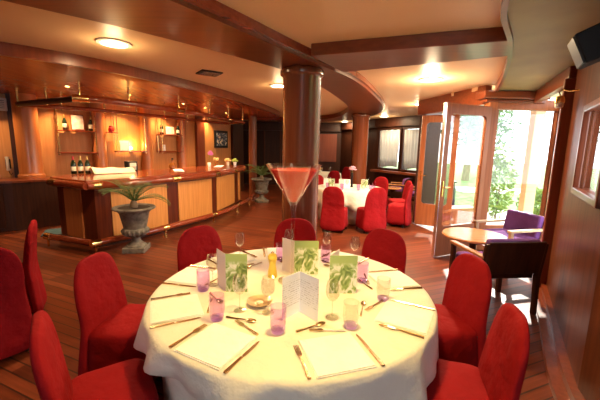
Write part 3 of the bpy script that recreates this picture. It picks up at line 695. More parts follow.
def make_spot(key):
    t = thing('canopy_spotlight', '', 'spotlight')
    build('ring', MB().lathe([(.030, -.001), (.045, -.001), (.045, -.014), (.030, -.016), (.030, -.001)], 20, caps=False), M['brass'], t, smooth=True)
    build('lens', MB().lathe([(.032, -.004), (.032, -.010)], 20), M['spot'], t); return t
sp = once(make_spot)
GS = 'small spotlights in the bar canopy'
for (x, y, lab) in ((-3.85, 5.60, 'small canopy spotlight nearest the left end of the rack'), (-3.25, 6.40, 'small canopy spotlight second from the left rack end'), (-2.68, 7.65, 'small canopy spotlight in the middle of the rack'),
                    (-2.40, 8.40, 'small canopy spotlight fourth along the rack'), (-2.15, 9.6, 'small canopy spotlight farthest along the rack')):
    sp('s', (x, y, ZP), 0, lab, GS); light('SPOT', 'canopy_spot', (x, y, ZP - .02), 75, (1.0, .66, .33), .03, math.radians(115), .8)
# wash on the back wall: spots added to brighten it, without fittings of their own
for (x, y, pw) in ((-5.9, 6.1, 20), (-5.0, 6.95, 30), (-4.15, 7.85, 30), (-3.55, 8.75, 30), (-2.85, 10.3, 30)):
    light('SPOT', 'added_wall_wash', (x, y, ZP - .02), pw * 2.6, (1.0, .64, .30), .03, math.radians(120), .8)
t = thing('shelf_lamp', 'small glowing lamp behind the white card on the lit shelf', 'lamp', (-4.24, 8.28, 1.515))
build('base', MB().lathe([(.03, 0), (.03, .02), (.012, .03)], 14), M['brass'], t, smooth=True); build('bulb', MB().ball((0, 0, .06), .028), M['spot'], t, smooth=True)
light('POINT', 'shelf_glow', (-4.22, 8.24, 1.66), 9, (1.0, .62, .12), .03)
# ceiling vent
t = thing('ceiling_vent', 'dark square air vent in the peach ceiling', 'vent', (-1.34, 4.95, ZC), .6)
build('frame', MB().box(0, 0, -.008, .30, .30, .016), M['black'], t); sl = MB()
for k in range(6): sl.box(0, -.11 + .044 * k, -.02, .24, .012, .012)
build('louvre', sl, M['chrome'], t)

# ------------------------------------------------------------------ chairs
def sup(cx, cy, z, a, b, n=36, e=3.2, w=0.0, ph=0.0, fr=9):
    out = []
    for i in range(n):
        t = 2 * PI * i / n; c, s = math.cos(t), math.sin(t); k = 1 + w * math.sin(fr * t + ph)
        out.append((cx + a * k * math.copysign(abs(c) ** (2 / e), c), cy + b * k * math.copysign(abs(s) ** (2 / e), s), z))
    return out
def make_chair(key):
    t = thing('covered_dining_chair', '', 'chair')
    seed = {'a': 0., 'b': 11., 'c': 23.}[key]
    prof = [(.025, .262, .055, -.285), (.15, .255, .052, -.275), (.30, .247, .048, -.262), (.44, .238, .045, -.250), (.50, .232, .040, -.250), (.58, .230, .036, -.257), (.66, .230, .034, -.267), (.74, .225, .033, -.278), (.80, .213, .032, -.287), (.85, .192, .030, -.294), (.89, .160, .027, -.300), (.915, .125, .023, -.303), (.93, .08, .017, -.305), (.935, .03, .008, -.305)]
    rings = []
    for z, w, th, yc in prof:
        rings.append(sup(0, yc, z, w, th, 44, 3.0, .018 * max(0, 1 - z / .5), seed, 7))
    mb = MB(); mb.loft(rings)
    mb.v = [(x + .010 * noise.noise((x * 5 + seed, y * 5, z * 4)), y + .016 * noise.noise((x * 7, y * 4 + seed, z * 2.2 + 9)), z) for x, y, z in mb.v]
    o = build('back_cover', mb, M['red'], t, smooth=True, auto=80); md = o.modifiers.new('sub', 'SUBSURF'); md.levels = 1; md.render_levels = 1
    prof = [(.025, .262, .262, .02), (.15, .252, .252, .014), (.30, .243, .243, .010), (.42, .236, .236, .004), (.455, .230, .230, 0), (.475, .215, .215, 0), (.485, .15, .15, 0), (.488, .03, .03, 0)]
    rings = [sup(0, -.055, z, a, b * .88, 60, 5.0, w, seed, 11) for z, a, b, w in prof]
    mb = MB(); mb.loft(rings)
    mb.v = [(x + .008 * noise.noise((x * 6 + seed, y * 6, z * 3)), y + .008 * noise.noise((x * 6, y * 6 + seed, z * 3 + 5)), z + (.006 * noise.noise((x * 8, y * 8, seed)) if z > .46 else 0)) for x, y, z in mb.v]
    o = build('seat_cover', mb, M['red'], t, smooth=True, auto=70); md = o.modifiers.new('sub', 'SUBSURF'); md.levels = 1; md.render_levels = 1
    for x, y in ((-.2, .12), (.2, .12), (-.2, -.22), (.2, -.22)):
        build('leg', MB().lathe([(.014, 0), (.016, .44)], 10, (x, y, 0)), M['blackleg'], t)
    return t
chair = once(make_chair)
def seat_at(key, centre, r, deg, label, group):
    a = math.radians(deg); x, y = centre[0] + r * math.cos(a), centre[1] + r * math.sin(a)
    return chair(key, (x, y, 0), a + PI / 2, label, group)
TC = (-.04, 2.08); G1 = 'red covered chairs around the near table'
for key, deg, r, lab in (('a', 214, 1.03, 'red covered chair at the lower left of the photo, seat facing the white table'), ('b', 176, 1.09, 'red covered chair left of the near table with its back towards the bar'),
                         ('c', 134, 1.02, 'red covered chair behind the near table, nearest the urn and bar'), ('a', 90, 1.06, 'red covered chair behind the giant cocktail glass, before the thick column'),
                         ('b', 48, 1.00, 'red covered chair behind the near table right of the green cards'), ('c', 9, 1.03, 'red covered chair right of the near table, before the coffee table'),
                         ('a', -32, .96, 'red covered chair at the lower right of the photo beside the dark wall')):
    o = seat_at(key, TC, r, deg, lab, G1)
    if deg == -32: o.rotation_euler.z += .28
G2 = 'red covered chairs of a table cut off at the left'
chair('b', (-2.52, 2.46, 0), .85, 'red covered chair cut by the left photo edge, nearer of the two', G2)
chair('c', (-2.86, 2.95, 0), 2.15, 'red covered chair by the left photo edge seen side on', G2)
T2 = (1.15, 7.72); G3 = 'red covered chairs around the second table'
for key, deg, r, lab in (('a', 249, 1.12, 'red covered chair at the second table, half hidden by the thick column'), ('b', 285, 1.10, 'red covered chair at the second table with full back towards us'),
                         ('c', 331, 1.12, 'pinkish red covered chair at the second table seen side on, nearest the door'), ('a', 4, 1.16, 'red covered chair at the second table just behind the side on chair'),
                         ('b', 46, 1.18, 'red covered chair on the far right of the second table by the reddish column'), ('c', 118, 1.15, 'red covered chair on the far side of the second table'),
                         ('a', 165, 1.15, 'red covered chair at the second table hidden behind the thick column')):
    if deg == 165: continue
    seat_at(key, T2, r, deg, lab, G3)
T3 = (.75, 12.0); G4 = 'red covered chairs around the farthest table'
for key, deg, r, lab in (('b', 285, 1.05, 'red covered chair on the near side of the farthest table'), ('c', 350, 1.1, 'red covered chair right of the farthest table'), ('a', 40, 1.1, 'red covered chair behind the farthest table at its right')):
    seat_at(key, T3, r, deg, lab, G4)

# ------------------------------------------------------------------ round tables with cloths
def table(centre, r, lab_t, lab_c, lab_u, hem, seed):
    t = thing('round_table', lab_t, 'table', (centre[0], centre[1], 0))
    build('tabletop', MB().lathe([(r - .03, .715), (r - .012, .718), (r - .012, .748), (r - .03, .752)], 64), M['tablewood'], t)
    build('pedestal', MB().lathe([(.30, 0), (.28, .03), (.06, .08), (.05, .6), (.12, .715)], 24), M['dark'], t, smooth=True)
    N = 160
    def ring(rad, z, amp, fold=0.0):
        out = []
        for i in range(N):
            a = 2 * PI * i / N; k = amp * (.6 * math.sin(13 * a + seed) + .4 * math.sin(21 * a + 2 * seed) + .5 * math.sin(7 * a + seed * 3)); rr = rad + k
            out.append((rr * math.cos(a), rr * math.sin(a), z(a) if callable(z) else z))
        return out
    hz = lambda f: (lambda a: .757 - f * (hem + .10 * math.cos(2 * a + 1.22)))
    mb = MB(); c0 = [ring(.02, .760, 0), ring(r * .5, .760, 0), ring(r - .03, .760, 0), ring(r - .008, .757, 0), ring(r + .004, .745, .002), ring(r + .012, hz(.25), .010), ring(r + .022, hz(.6), .026), ring(r + .034, hz(1.0), .040)]
    mb.loft(c0, caps=False); o = len(mb.v); mb.f.append(tuple(range(N - 1, -1, -1)))
    c = build('tablecloth', mb, M['white_cloth'], smooth=True, auto=60); c.location = (centre[0], centre[1], 0); tag(c, lab_c, 'tablecloth')
    md = c.modifiers.new('thick', 'SOLIDIFY'); md.thickness = .003; md.offset = -1
    mb = MB(); mb.loft([ring(r - .015, .735, .0), ring(r - .05, .60, .008), ring(r - .085, .35, .016), ring(r - .095, .03, .022)], caps=False)
    c = build('under_cloth', mb, M['white_cloth'], smooth=True, auto=60); c.location = (centre[0], centre[1], 0); tag(c, lab_u, 'tablecloth')
    md = c.modifiers.new('thick', 'SOLIDIFY'); md.thickness = .003; md.offset = -1
table(TC, .90, 'round dining table under the white cloths in the foreground', 'white cloth draped over the near round table top', 'floor length white cloth showing below the near table top cloth', .22, .4)
table(T2, .80, 'round dining table under the white cloths by the columns', 'white cloth draped over the second round table', 'floor length white cloth below the second table top cloth', .45, 1.7)
table(T3, .72, 'farthest round dining table at the end of the room', 'white cloth draped over the farthest round table', 'floor length white cloth below the farthest table top cloth', .4, 2.6)

ZT = .7605
# cutlery prototypes lie along +Y (handle end at y=0 outward)
def blade_mb(pts, th=.003):   # outline pts [(half width, y)] -> thin solid
    poly = [(w, y) for w, y in pts] + [(-w, y) for w, y in reversed(pts)]
    return MB().prism(poly, 0, th)
def make_cut(key):
    kind = key
    t = thing({'knife': 'table_knife', 'fork': 'table_fork', 'spoon': 'dessert_spoon', 'dfork': 'dessert_fork'}[kind], '', {'knife': 'knife', 'fork': 'fork', 'spoon': 'spoon', 'dfork': 'fork'}[kind])
    s = 1.0 if kind in ('knife', 'fork') else .82
    if kind == 'knife':
        build('handle', blade_mb([(.006, 0), (.009, .01), (.0075, .05), (.006, .11)], .006), M['steel'], t, bevel=.0015)
        b_ = MB().prism([(.005, .11), (.009, .13), (.009, .20), (.003, .235), (-.004, .225), (-.006, .12)], 0.001, .004); build('blade', b_, M['steel'], t)
    elif kind in ('fork', 'dfork'):
        build('handle', MB().tube([(0, 0, .003), (0, .06 * s, .004), (0, .13 * s, .007)], [.008 * s, .006 * s, .004 * s], 8), M['steel'], t, smooth=True)
        h = MB(); h.prism([(-.011 * s, .142 * s), (-.006 * s, .13 * s), (.006 * s, .13 * s), (.011 * s, .142 * s), (.011 * s, .165 * s), (-.011 * s, .165 * s)], .005, .0085)
        for k in range(4): h.box((-.0095 + .0063 * k) * s, .185 * s, .006, .0028 * s, .045 * s, .0025)
        build('tines', h, M['steel'], t)
    else:
        build('handle', MB().tube([(0, 0, .003), (0, .06 * s, .004), (0, .13 * s, .007)], [.008 * s, .0055 * s, .0035 * s], 8), M['steel'], t, smooth=True)
        build('bowl', MB().ball((0, .165 * s, .008), .019 * s, .034 * s, .006, 16, 7), M['steel'], t, smooth=True)
    return t
cut_ = once(make_cut)
def cut(key, loc, rz, label, group):
    o = cut_(key, loc, rz, label, group); o.scale = (1.1, 1.1, 1.1); return o
def make_napkin(key):
    t = thing('folded_napkin', '', 'napkin')
    for k, (w, z) in enumerate(((.275, .0), (.268, .0045))):
        o = build('layer', MB().box(0, 0, z + .002, w, w - .004 * k, .004, .012 * k), M['napkin'], t, bevel=.0015)
    return t
nap = once(make_napkin)
where = {205: 'left of the near table', 167: 'far left of the near table by the bar side chair', 242: 'front left edge of the near table', 287: 'front right edge of the near table', 331: 'right side of the near table', 13: 'far right of the near table', 55: 'back right of the near table behind the green cards', 98: 'back of the near table behind the giant glass', 133: 'back left of the near table'}
for deg, wh in where.items():
    a = math.radians(deg); er = Vector((math.cos(a), math.sin(a))); et = Vector((-er.y, er.x))   # facing the centre, the guest's right is +et
    C = Vector(TC); rzc = a + PI / 2   # local +Y points to the centre
    def at(r, s): return tuple(C + er * r + et * s) + (ZT,)
    nap('n', at(.735, 0), rzc, 'cream folded napkin, ' + wh, 'folded napkins on the near table')
    cut('knife', at(.875, .17), rzc + .03, 'table knife beside the napkin, ' + wh, 'knives on the near table')
    cut('fork', at(.865, -.168), rzc - .03, 'table fork beside the napkin, ' + wh, 'forks on the near table')
    cut('spoon', at(.52, -.125), rzc - 1.35, 'dessert spoon above the napkin, ' + wh, 'dessert spoons on the near table')
    cut('dfork', at(.575, .125), rzc + 1.30, 'dessert fork above the napkin, ' + wh, 'dessert forks on the near table')

# glasses
def make_tumbler(key):
    t = thing('lilac_tumbler' if key == 'lilac' else 'clear_tumbler', '', 'glass')
    g_ = M['lilac'] if key == 'lilac' else M['glass']
    build('wall', MB().lathe([(.031, .012), (.036, .05), (.0345, .118), (.0325, .118), (.034, .05), (.029, .014)], 24, caps=False), g_, t, smooth=True)
    build('base', MB().lathe([(.027, 0), (.030, .006), (.031, .014), (.027, .016)], 24), M['lilacbase'], t, smooth=True); return t
tum_ = once(make_tumbler)
def tum(key, loc, rz, label, group):
    o = tum_(key, loc, rz, label, group); o.scale = (1.2, 1.2, 1.2); return o
def make_wine(key):
    t = thing('wine_glass', '', 'glass')
    build('foot', MB().lathe([(.034, 0), (.034, .002), (.008, .006), (.004, .012)], 24), M['glass'], t, smooth=True)
    build('stem', MB().lathe([(.004, .010), (.0032, .05), (.0045, .095)], 12), M['glass'], t, smooth=True)
    build('bowl', MB().lathe([(.004, .094), (.020, .102), (.035, .125), (.0385, .150), (.035, .180), (.029, .205), (.0275, .205), (.0335, .180), (.037, .150), (.0335, .126), (.019, .104)], 28, caps=False), M['glass'], t, smooth=True); return t
wine_ = once(make_wine)
def wine(key, loc, rz, label, group):
    o = wine_(key, loc, rz, label, group); o.scale = (1.05, 1.05, 1.05); return o
GT = 'tumblers on the near table'; GW = 'wine glasses on the near table'
for key, x, y, lab in (('lilac', -.62, 2.02, 'lilac tumbler at the left, behind the one by the spoons'), ('lilac', -.44, 1.66, 'lilac tumbler at the front left of the near table'), ('lilac', -.10, 1.55, 'lilac tumbler left of the white menu, in front of the brass dish'),
                       ('clear', .28, 1.61, 'clear tumbler with violet base at the front right of the menu'), ('clear', .53, 1.93, 'clear tumbler with violet base beside the right hand napkin'), ('lilac', .45, 2.20, 'lilac tumbler right of the front green card'),
                       ('lilac', .22, 2.60, 'lilac tumbler between the two right green cards'), ('lilac', -.15, 2.62, 'lilac tumbler at the back left of the giant glass stem')):
    tum(key, (x, y, ZT), 0, lab, GT)
for x, y, lab in ((-.50, 2.66, 'wine glass behind the left green card'), (-.58, 2.10, 'wine glass left of the left green card'), (-.335, 1.76, 'wine glass in front of the left green card'), (-.17, 1.74, 'wine glass between the brass dish and white menu'),
                  (.19, 1.70, 'wine glass just right of the white menu'), (-.09, 2.80, 'wine glass behind the giant glass stem'), (.24, 2.76, 'wine glass at the back between the right green cards'), (.46, 2.60, 'wine glass behind the front right green card')):
    wine('w', (x, y, ZT), 0, lab, GW)

# folded cards
def tent(name, label, loc, h, ang1, w1, m1, ang2, w2, m2, cat='card', group=None):
    t = thing(name, label, cat, loc, 0, group)
    for nm, a, w, m in (('front_leaf', ang1, w1, m1), ('back_leaf', ang2, w2, m2)):
        a = math.radians(a); build(nm, MB().box(math.cos(a) * w / 2, math.sin(a) * w / 2, h / 2, w, .0025, h, a), m, t)
    return t
GC = 'green leaf print cards'
tent('table_card', 'green leaf printed card at the left of the near table', (-.468, 2.00, ZT), .256, 2, .138, M['green'], 128, .13, M['pinkpaper'], 'card', GC)
tent('table_card', 'green leaf printed card beside the giant glass stem', (-.034, 2.32, ZT), .256, 2, .178, M['green'], 140, .12, M['pinkpaper'], 'card', GC)
tent('table_card', 'green leaf printed card at the right of the near table', (.199, 2.005, ZT), .256, 2, .177, M['green'], 62, .16, M['pinkpaper'], 'card', GC)
mn = tent('menu_card', 'white printed menu standing open in the middle of the near table', (.008, 1.76, ZT), .245, 228, .14, M['menu'], -48, .15, M['menu'], 'menu')
# pepper mill, dish
t = thing('pepper_mill', 'yellow waisted pepper mill left of the giant glass stem', 'pepper mill', (-.19, 2.26, ZT))
build('body', MB().lathe([(.033, 0), (.035, .01), (.031, .05), (.025, .085), (.024, .10), (.029, .125)], 24), M['mill'], t, smooth=True)
build('head', MB().lathe([(.027, .127), (.032, .135), (.033, .155), (.026, .17), (.010, .176)], 24), M['mill'], t, smooth=True)
build('knob', MB().ball((0, 0, .182), .010), M['steel'], t, smooth=True)
t = thing('brass_dish', 'round polished dish on the tablecloth before the pepper mill', 'dish', (-.23, 1.84, ZT))
build('bowl', MB().lathe([(.045, 0), (.052, .004), (.074, .022), (.076, .026), (.070, .024), (.048, .008)], 32), M['gold_dish'], t, smooth=True); 
build('candle', MB().lathe([(.019, .008), (.019, .016), (.004, .018)], 16), M['cream'], t, smooth=True)
# giant martini glass
t = thing('giant_cocktail_glass', 'giant martini glass of red drink standing on the near table', 'glass', (-.045, 2.20, ZT))
build('foot', MB().lathe([(.10, 0), (.10, .004), (.03, .014), (.012, .03)], 32), M['glass'], t, smooth=True)
build('stem', MB().lathe([(.012, .028), (.0105, .25), (.014, .50), (.022, .545)], 20), M['glass'], t, smooth=True)
build('bowl', MB().lathe([(.022, .545), (.035, .565), (.185, .815), (.188, .820), (.182, .820), (.032, .572), (.02, .56)], 48, caps=False), M['glass'], t, smooth=True)
build('drink', MB().lathe([(.004, .562), (.029, .572), (.158, .786)], 48), M['liquid'], t, smooth=True)

# things on second and third table
GT2 = 'tumblers on the second table'; GW2 = 'wine glasses on the second table'
for k, (x, y, lab) in enumerate(((.62, 7.35, 'lilac tumbler at the left of the second table'), (.92, 7.20, 'lilac tumbler at the front left of the second table'), (1.28, 7.18, 'lilac tumbler at the front of the second table'), (1.60, 7.40, 'lilac tumbler at the right of the second table'), (1.75, 7.75, 'lilac tumbler at the far right of the second table'))):
    tum('lilac', (x, y, ZT), 0, lab, GT2)
for k, (x, y, lab) in enumerate(((.75, 7.55, 'wine glass at the left of the second table'), (1.06, 7.40, 'wine glass left of the pink flower'), (1.45, 7.45, 'wine glass right of the pink flower'), (1.62, 7.85, 'wine glass at the right of the second table'), (.70, 8.0, 'wine glass at the far left of the second table'))):
    wine('w', (x, y, ZT), 0, lab, GW2)
tent('table_card', 'white card standing on the second table left of the flower', (1.0, 7.52, ZT), .21, -5, .15, M['paper'], 150, .12, M['pinkpaper'], 'card', 'cards on the second table')
tent('table_card', 'green leaf printed card on the second table right of the flower', (1.42, 7.62, ZT), .2, -5, .15, M['green'], 40, .12, M['paper'], 'card', 'cards on the second table')
tent('table_card', 'green leaf printed card at the left of the second table', (.66, 7.72, ZT), .2, -5, .15, M['green'], 150, .12, M['paper'], 'card', 'cards on the second table')
t = thing('flower_vase', 'pink flower in slim black vase on the second table', 'vase', (1.22, 7.75, ZT))
build('vase', MB().lathe([(.035, 0), (.03, .02), (.018, .10), (.022, .30), (.026, .34)], 18), M['black'], t, smooth=True)
build('stem', MB().tube([(0, 0, .3), (.0, 0, .38), (.01, 0, .44)], .006, 6), M['leaf'], t)
fl = MB(); rnd = random.Random(3)
for k in range(14):
    a = k * 2.4; fl.ball((-.01 + .06 * math.cos(a) * (k / 14), .06 * math.sin(a) * (k / 14), .455 + .03 * math.sin(k)), .032, .032, .02, 10, 6)
fl.ball((.07, 0, .42), .035, .03, .02, 10, 6)
build('bloom', fl, M['pink'], t, smooth=True)
for x, y, lab in ((.45, 11.8, 'wine glass at the left of the farthest table'), (.75, 11.6, 'wine glass at the front of the farthest table'), (1.05, 11.8, 'wine glass at the right of the farthest table')):
    wine('w', (x, y, ZT), 0, lab, 'wine glasses on the farthest table')
pot_plant('flower_pot', 'low cream flowers in the middle of the farthest table', (.72, 12.05, ZT), M['cream'], M['yellow'], .06, .08, 18, .1)

# ------------------------------------------------------------------ urns with palms
def make_urn(key):
    t = thing('stone_urn', '', 'planter')
    build('plinth', MB().box(0, 0, .045, .33, .33, .09), M['stone'], t, bevel=.012)
    build('foot', MB().lathe([(.15, .09), (.145, .11), (.10, .14), (.065, .18), (.06, .22), (.085, .235)], 32), M['stone'], t, smooth=True)
    rings = []
    for z, r, w in ((.235, .085, 0), (.26, .14, .05), (.30, .185, .06), (.345, .20, .05), (.37, .19, 0), (.385, .165, 0), (.40, .168, 0), (.62, .215, 0), (.66, .245, 0), (.69, .31, 0), (.705, .315, 0), (.72, .30, 0), (.715, .25, 0), (.70, .22, 0)):
        rings.append([(r * (1 + w * math.cos(18 * 2 * PI * i / 72)) * math.cos(2 * PI * i / 72), r * (1 + w * math.cos(18 * 2 * PI * i / 72)) * math.sin(2 * PI * i / 72), z) for i in range(72)])
    m_ = MB(); m_.loft(rings); build('bowl', m_, M['stone'], t, smooth=True)
    build('soil', MB().lathe([(.23, .69), (.23, .705)], 24), M['soil'], t)
    build('trunk', MB().lathe([(.05, .70), (.06, .74), (.045, .80), (.02, .82)], 16), M['bark'], t, smooth=True)
    rnd = random.Random(5)
    for k in range(15):
        a = k * 2.39996; el = .35 + .75 * rnd.random(); L = .52 + .14 * rnd.random(); fm = MB(); path = []
        for i in range(9):
            s = i / 8; ang = el - 1.15 * s * s; 
            path.append(Vector((0, 0, .80)) if i == 0 else path[-1] + L / 8 * Vector((math.cos(ang) * math.cos(a), math.cos(ang) * math.sin(a), math.sin(ang))))
        fm.tube(path, [.007 - .0006 * i for i in range(9)], 6); side = Vector((-math.sin(a), math.cos(a), 0))
        for i in range(1, 9):
            for j_ in range(2):
                f = (i - 1 + j_ * .5) / 8; p = path[i - 1].lerp(path[i], j_ * .5); d = (path[i] - path[i - 1]).normalized(); ln = .16 * math.sin(PI * min(1, .18 + f * .8)) + .02
                for sg in (1, -1):
                    tip = p + side * sg * ln * .8 + d * ln * .65 + Vector((0, 0, .02)); mid = p.lerp(tip, .5) + Vector((0, 0, .015)); w = d * .006
                    fm.add([p - w, mid - w * 1.3, tip, mid + w * 1.3], [(0, 1, 2, 3)]); 
        build('frond', fm, M['leaf'], t)
    return t
urn = once(make_urn)
urn('u', (-2.60, 5.05, 0), .15, 'weathered stone urn with palm in front of the bar, nearest us', 'stone urns with palms')
urn('u', (-1.17, 9.85, 0), .5, 'weathered stone urn with palm at the far end of the bar', 'stone urns with palms')

# ------------------------------------------------------------------ lounge furniture
def make_armchair(key):
    t = thing('upholstered_armchair', '', 'armchair')   # faces +Y, back at -Y
    wd = {'pale': M['lightwood'], 'dark': M['dark']}[key]; wd2 = {'pale': M['lightwood'], 'dark': M['tablewood']}[key]
    W = .31
    for sx in (-1, 1):
        build('leg', MB().loft([[(sx * W - .022, -.30, 0), (sx * W + .022, -.30, 0), (sx * W + .022, -.255, 0), (sx * W - .022, -.255, 0)], [(sx * W - .025, -.285, .42), (sx * W + .025, -.285, .42), (sx * W + .025, -.235, .42), (sx * W - .025, -.235, .42)], [(sx * W - .02, -.335, .78), (sx * W + .02, -.335, .78), (sx * W + .02, -.295, .78), (sx * W - .02, -.295, .78)]]), wd, t, bevel=.006)
        build('leg', MB().box(sx * W, .26, .31, .045, .05, .62), wd, t, bevel=.006)
        m_ = MB(); m_.loft([[(sx * W - .03, -.30, .62), (sx * W + .03, -.30, .62), (sx * W + .03, -.30, .65), (sx * W - .03, -.30, .65)], [(sx * W - .035, .30, .61), (sx * W + .035, .30, .61), (sx * W + .035, .30, .645), (sx * W - .035, .30, .645)]])
        build('armrest', m_, wd2, t, bevel=.01)
    build('seat_frame', MB().box(0, .02, .405, .60, .48, .06), wd, t, bevel=.008)
    o = build('seat_cushion', MB().box(0, .02, .475, .56, .50, .09), M['purple'], t, bevel=.03, seg=4, smooth=True)
    tilt = Matrix.Rotation(.14, 3, 'X')
    build('back_cushion', MB().box(0, -.245, .645, .56, .09, .34, 0, tilt), M['purple'], t, bevel=.03, seg=4, smooth=True)
    b = MB(); b.box(0, -.308, .63, .60, .025, .35, 0, tilt); build('back_panel', b, wd, t, bevel=.01)
    return t
arm = once(make_armchair)
GA = 'purple armchairs by the coffee table'
arm('dark', (2.14, 3.47, 0), .10, 'purple armchair with dark back turned towards us before the coffee table', GA)
arm('pale', (3.00, 4.60, 0), 1.80, 'purple armchair with pale wooden arms below the bay window', GA)
GA2 = 'purple armchairs along the curtained windows'
arm('dark', (2.95, 9.9, 0), 1.0, 'purple armchair under the curtained windows, left of the far small table', GA2)
arm('dark', (3.25, 8.85, 0), 1.3, 'purple armchair seen through the far glass door leaf', GA2)
def coffee(label, loc, r):
    t = thing('coffee_table', label, 'table', loc)
    build('tabletop', MB().lathe([(r - .03, .555), (r, .57), (r, .585), (r - .012, .597)], 48), M['tablewood'], t, smooth=True)
    build('pedestal', MB().lathe([(.20, 0), (.20, .02), (.05, .05), (.04, .45), (.12, .555)], 24), M['dark'], t, smooth=True); return t
coffee('round polished wooden coffee table between two purple armchairs', (2.30, 4.20, 0), .39)
coffee('small round table in front of the far curtained windows', (2.62, 9.25, 0), .25)

# ------------------------------------------------------------------ speaker, wall lamp
t = thing('loudspeaker', 'black loudspeaker mounted under the olive ceiling at top right', 'loudspeaker', (1.885, 2.25, 2.38), -.53)
m_ = Matrix.Rotation(-.42, 3, 'Y')
build('cabinet', MB().box(0, 0, 0, .20, .22, .20, 0, m_), M['black'], t, bevel=.012)
fc = m_ @ Vector((-.104, 0, 0)); build('grille', MB().box(fc.x, fc.y, fc.z, .012, .20, .18, 0, m_), M['blackleg'], t, bevel=.004)
build('bracket', MB().tube([(.05, 0, .05), (.06, 0, .14), (.06, 0, .25)], .012, 8), M['black'], t)
t = thing('wall_lamp', 'small brass lantern on a bent arm from the right wall', 'lamp', (2.74, 3.62, 2.22))
build('arm', MB().tube([(.24, -.30, .11), (.06, -.04, .10), (.02, 0, .12), (-.01, .01, .10), (0, 0, .06)], .008, 8), M['brass'], t, smooth=True)
build('mount', MB().box(.245, -.31, .10, .03, .03, .09), M['brass'], t)
build('shade', MB().lathe([(.012, .06), (.035, .05), (.045, .02), (.045, -.02)], 18), M['brass'], t, smooth=True)
build('lantern_glass', MB().lathe([(.04, -.02), (.038, -.06), (.03, -.065)], 18), M['cream'], t, smooth=True)

# ------------------------------------------------------------------ outdoors
mb = MB(); mb.prism([(3.2, -6), (40, -6), (40, 45), (-12, 45), (-12, 15.2), (1.9, 15.2), (4.4, 10.2), (3.6, 8.5), (2.7, 7.5), (3.1, 5.62), (4.5, 5.68)], -.25, -.13)
struct(build('ground', mb, M['lawn']), 'sunlit green lawn outside the windows')
mb = MB(); mb.prism([(3.2, 2.5), (6.5, 2.5), (8.0, 9.2), (4.2, 9.4), (3.55, 8.5), (2.75, 7.5), (3.12, 5.63), (4.48, 5.69), (4.0, 4.7)], -.14, -.02)
struct(build('terrace', mb, M['paving']), 'pale paved terrace outside the glass doors')
mb = MB(); mb.prism([(7, 14.0), (30, 11.0), (30, 13.0), (7, 16.0)], -.14, -.11)
struct(build('path', mb, M['paving']), 'pale path crossing the lawn')
def foliage(mb, c, rx, ry, rz, n, size, rnd):
    for _ in range(n):
        while True:
            p = Vector((rnd.uniform(-1, 1), rnd.uniform(-1, 1), rnd.uniform(-1, 1)))
            if .35 < p.length < 1: break
        p = Vector((c[0] + p.x * rx, c[1] + p.y * ry, c[2] + p.z * rz)); a = Vector((rnd.gauss(0, 1), rnd.gauss(0, 1), rnd.gauss(0, 1))).normalized(); b = a.orthogonal().normalized(); s = size * rnd.uniform(.6, 1.3)
        mb.add([p - a * s, p + b * s * .45, p + a * s, p - b * s * .45], [(0, 1, 2, 3)])
def tree(label, x, y, h, r, seed, n=1600, size=.22):
    rnd = random.Random(seed); t = thing('tree', label, 'tree', (x, y, -.13), 0, 'trees beyond the lawn')
    build('trunk', MB().tube([(0, 0, 0), (.1, 0, h * .3), (0, .1, h * .6)], [.22, .16, .08], 10), M['bark'], t, smooth=True)
    m_ = MB()
    for k in range(5): foliage(m_, (rnd.uniform(-.5, .5) * r, rnd.uniform(-.5, .5) * r, h * (.5 + .4 * rnd.random())), r * .75, r * .75, h * .3, n // 5, size, rnd)
    build('crown', m_, M['tree'], t); return t
tree('leafy tree beyond the lawn, seen through the open door leaf', 9.8, 19.5, 6.0, 2.2, 1)
tree('leafy tree beyond the lawn, right of the first tree', 14.5, 26, 7.0, 2.6, 2)
tree('leafy tree outside the curtained windows', 6.0, 25, 6.5, 2.4, 3)
tree('leafy tree far outside beyond the bay window', 24, 24, 6.0, 2.6, 4)
def shrub(label, x, y, h, r, seed):
    rnd = random.Random(seed); t = thing('shrub', label, 'shrub', (x, y, -.13), 0, 'shrubs outside the bay window')
    build('stem', MB().tube([(0, 0, 0), (.03, 0, h * .5)], [.03, .015], 8), M['bark'], t)
    m_ = MB(); foliage(m_, (0, 0, h * .55), r, r, h * .5, 900, .07, rnd); build('leaves', m_, M['shrub'], t); return t
shrub('tall green shrub outside the left pane of the bay window', 4.86, 8.0, 1.9, .36, 11)
shrub('low green shrub outside the middle of the bay window', 5.82, 8.0, .95, .40, 12)
shrub('low green shrub outside the right of the bay window', 6.75, 8.3, .85, .40, 13)
t = thing('bollard_light', 'black bollard with a cap on the terrace outside the doors', 'bollard', (3.66, 7.85, -.02))
build('post', MB().lathe([(.085, 0), (.085, .78), (.06, .82), (.05, .86)], 20), M['black'], t, smooth=True); build('cap', MB().lathe([(.05, .86), (.05, .92), (.10, .925), (.09, .96), (.02, .97)], 20), M['black'], t, smooth=True)
t = thing('terrace_bench', 'wooden bench on the terrace behind the open door leaf', 'bench', (3.50, 7.18, -.02), .2)
build('seat', MB().box(0, 0, .43, .8, .35, .05), M['doorwood'], t, bevel=.008)
for sx in (-.36, .36): build('leg', MB().box(sx, 0, .20, .05, .32, .41), M['doorwood'], t)
build('front_board', MB().box(0, -.15, .22, .70, .02, .38), M['doorwood'], t)
mb = MB(); mb.prism([(4.36, 6.30), (4.56, 6.30), (4.56, 6.46), (4.36, 6.46)], -.02, 2.75)
struct(build('column', mb, M['lightwood'], bevel=.01), 'pale veranda post outside the bay window')
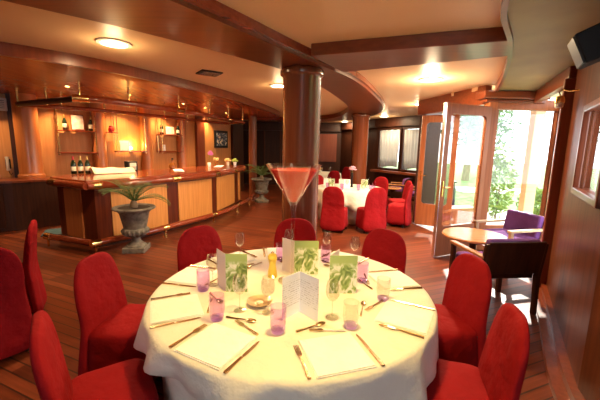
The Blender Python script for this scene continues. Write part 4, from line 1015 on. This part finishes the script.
mb = MB(); mb.prism([(2.9, 5.66), (5.0, 5.66), (4.95, 6.25), (2.8, 6.25)], 2.66, 2.75)
mb.prism([(2.74, 6.25), (3.5, 6.25), (4.3, 9.4), (3.75, 9.4), (3.50, 8.6)], 2.66, 2.75)  # extra stretch of roof added to keep direct sun out of the doorway
struct(build('roof', mb, M['lightwood']), 'veranda roof outside the bay window, with an added part blocking sun at the doors')

# ------------------------------------------------------------------ sky, sun
w = bpy.data.worlds.new('sky'); S.world = w; w.use_nodes = True; N, L = w.node_tree.nodes, w.node_tree.links; bg = N['Background']
sk = N.new('ShaderNodeTexSky'); sk.sky_type = 'HOSEK_WILKIE'; sk.sun_direction = Vector((.42, .75, .62)).normalized(); sk.turbidity = 3.5; sk.ground_albedo = .4
mx = N.new('ShaderNodeMix'); mx.data_type = 'RGBA'; mx.inputs['Factor'].default_value = .75; L.new(sk.outputs[0], mx.inputs['A']); mx.inputs['B'].default_value = (.86, .93, 1, 1)
L.new(mx.outputs['Result'], bg.inputs[0]); bg.inputs[1].default_value = 4.6
sun = light('SUN', 'sun', (8, 12, 10), 7.0, (1.0, .93, .80)); sun.data.angle = .01
sun.rotation_euler = Vector((-.42, -.75, -.62)).to_track_quat('-Z', 'Y').to_euler()

# ------------------------------------------------------------------ camera
f, th, ro = 328.0, .1625, -.0185
cam = bpy.data.cameras.new('camera'); co = bpy.data.objects.new('camera', cam); COL.objects.link(co); S.camera = co
cam.sensor_width = 36; cam.lens = f / 600 * 36; cam.clip_start = .02
c_, s_ = math.cos(ro), math.sin(ro); ct, st = math.cos(th), math.sin(th)
Rv = Vector((c_, -s_ * st, -s_ * ct)); Uv = Vector((s_, c_ * st, c_ * ct)); Fv = Vector((0, ct, -st))
co.matrix_world = Matrix(((Rv.x, Uv.x, -Fv.x, 0), (Rv.y, Uv.y, -Fv.y, 0), (Rv.z, Uv.z, -Fv.z, 1.70), (0, 0, 0, 1)))
S.view_settings.view_transform = 'Standard'; S.view_settings.look = 'None'; S.view_settings.gamma = 1; S.view_settings.exposure = 0.75
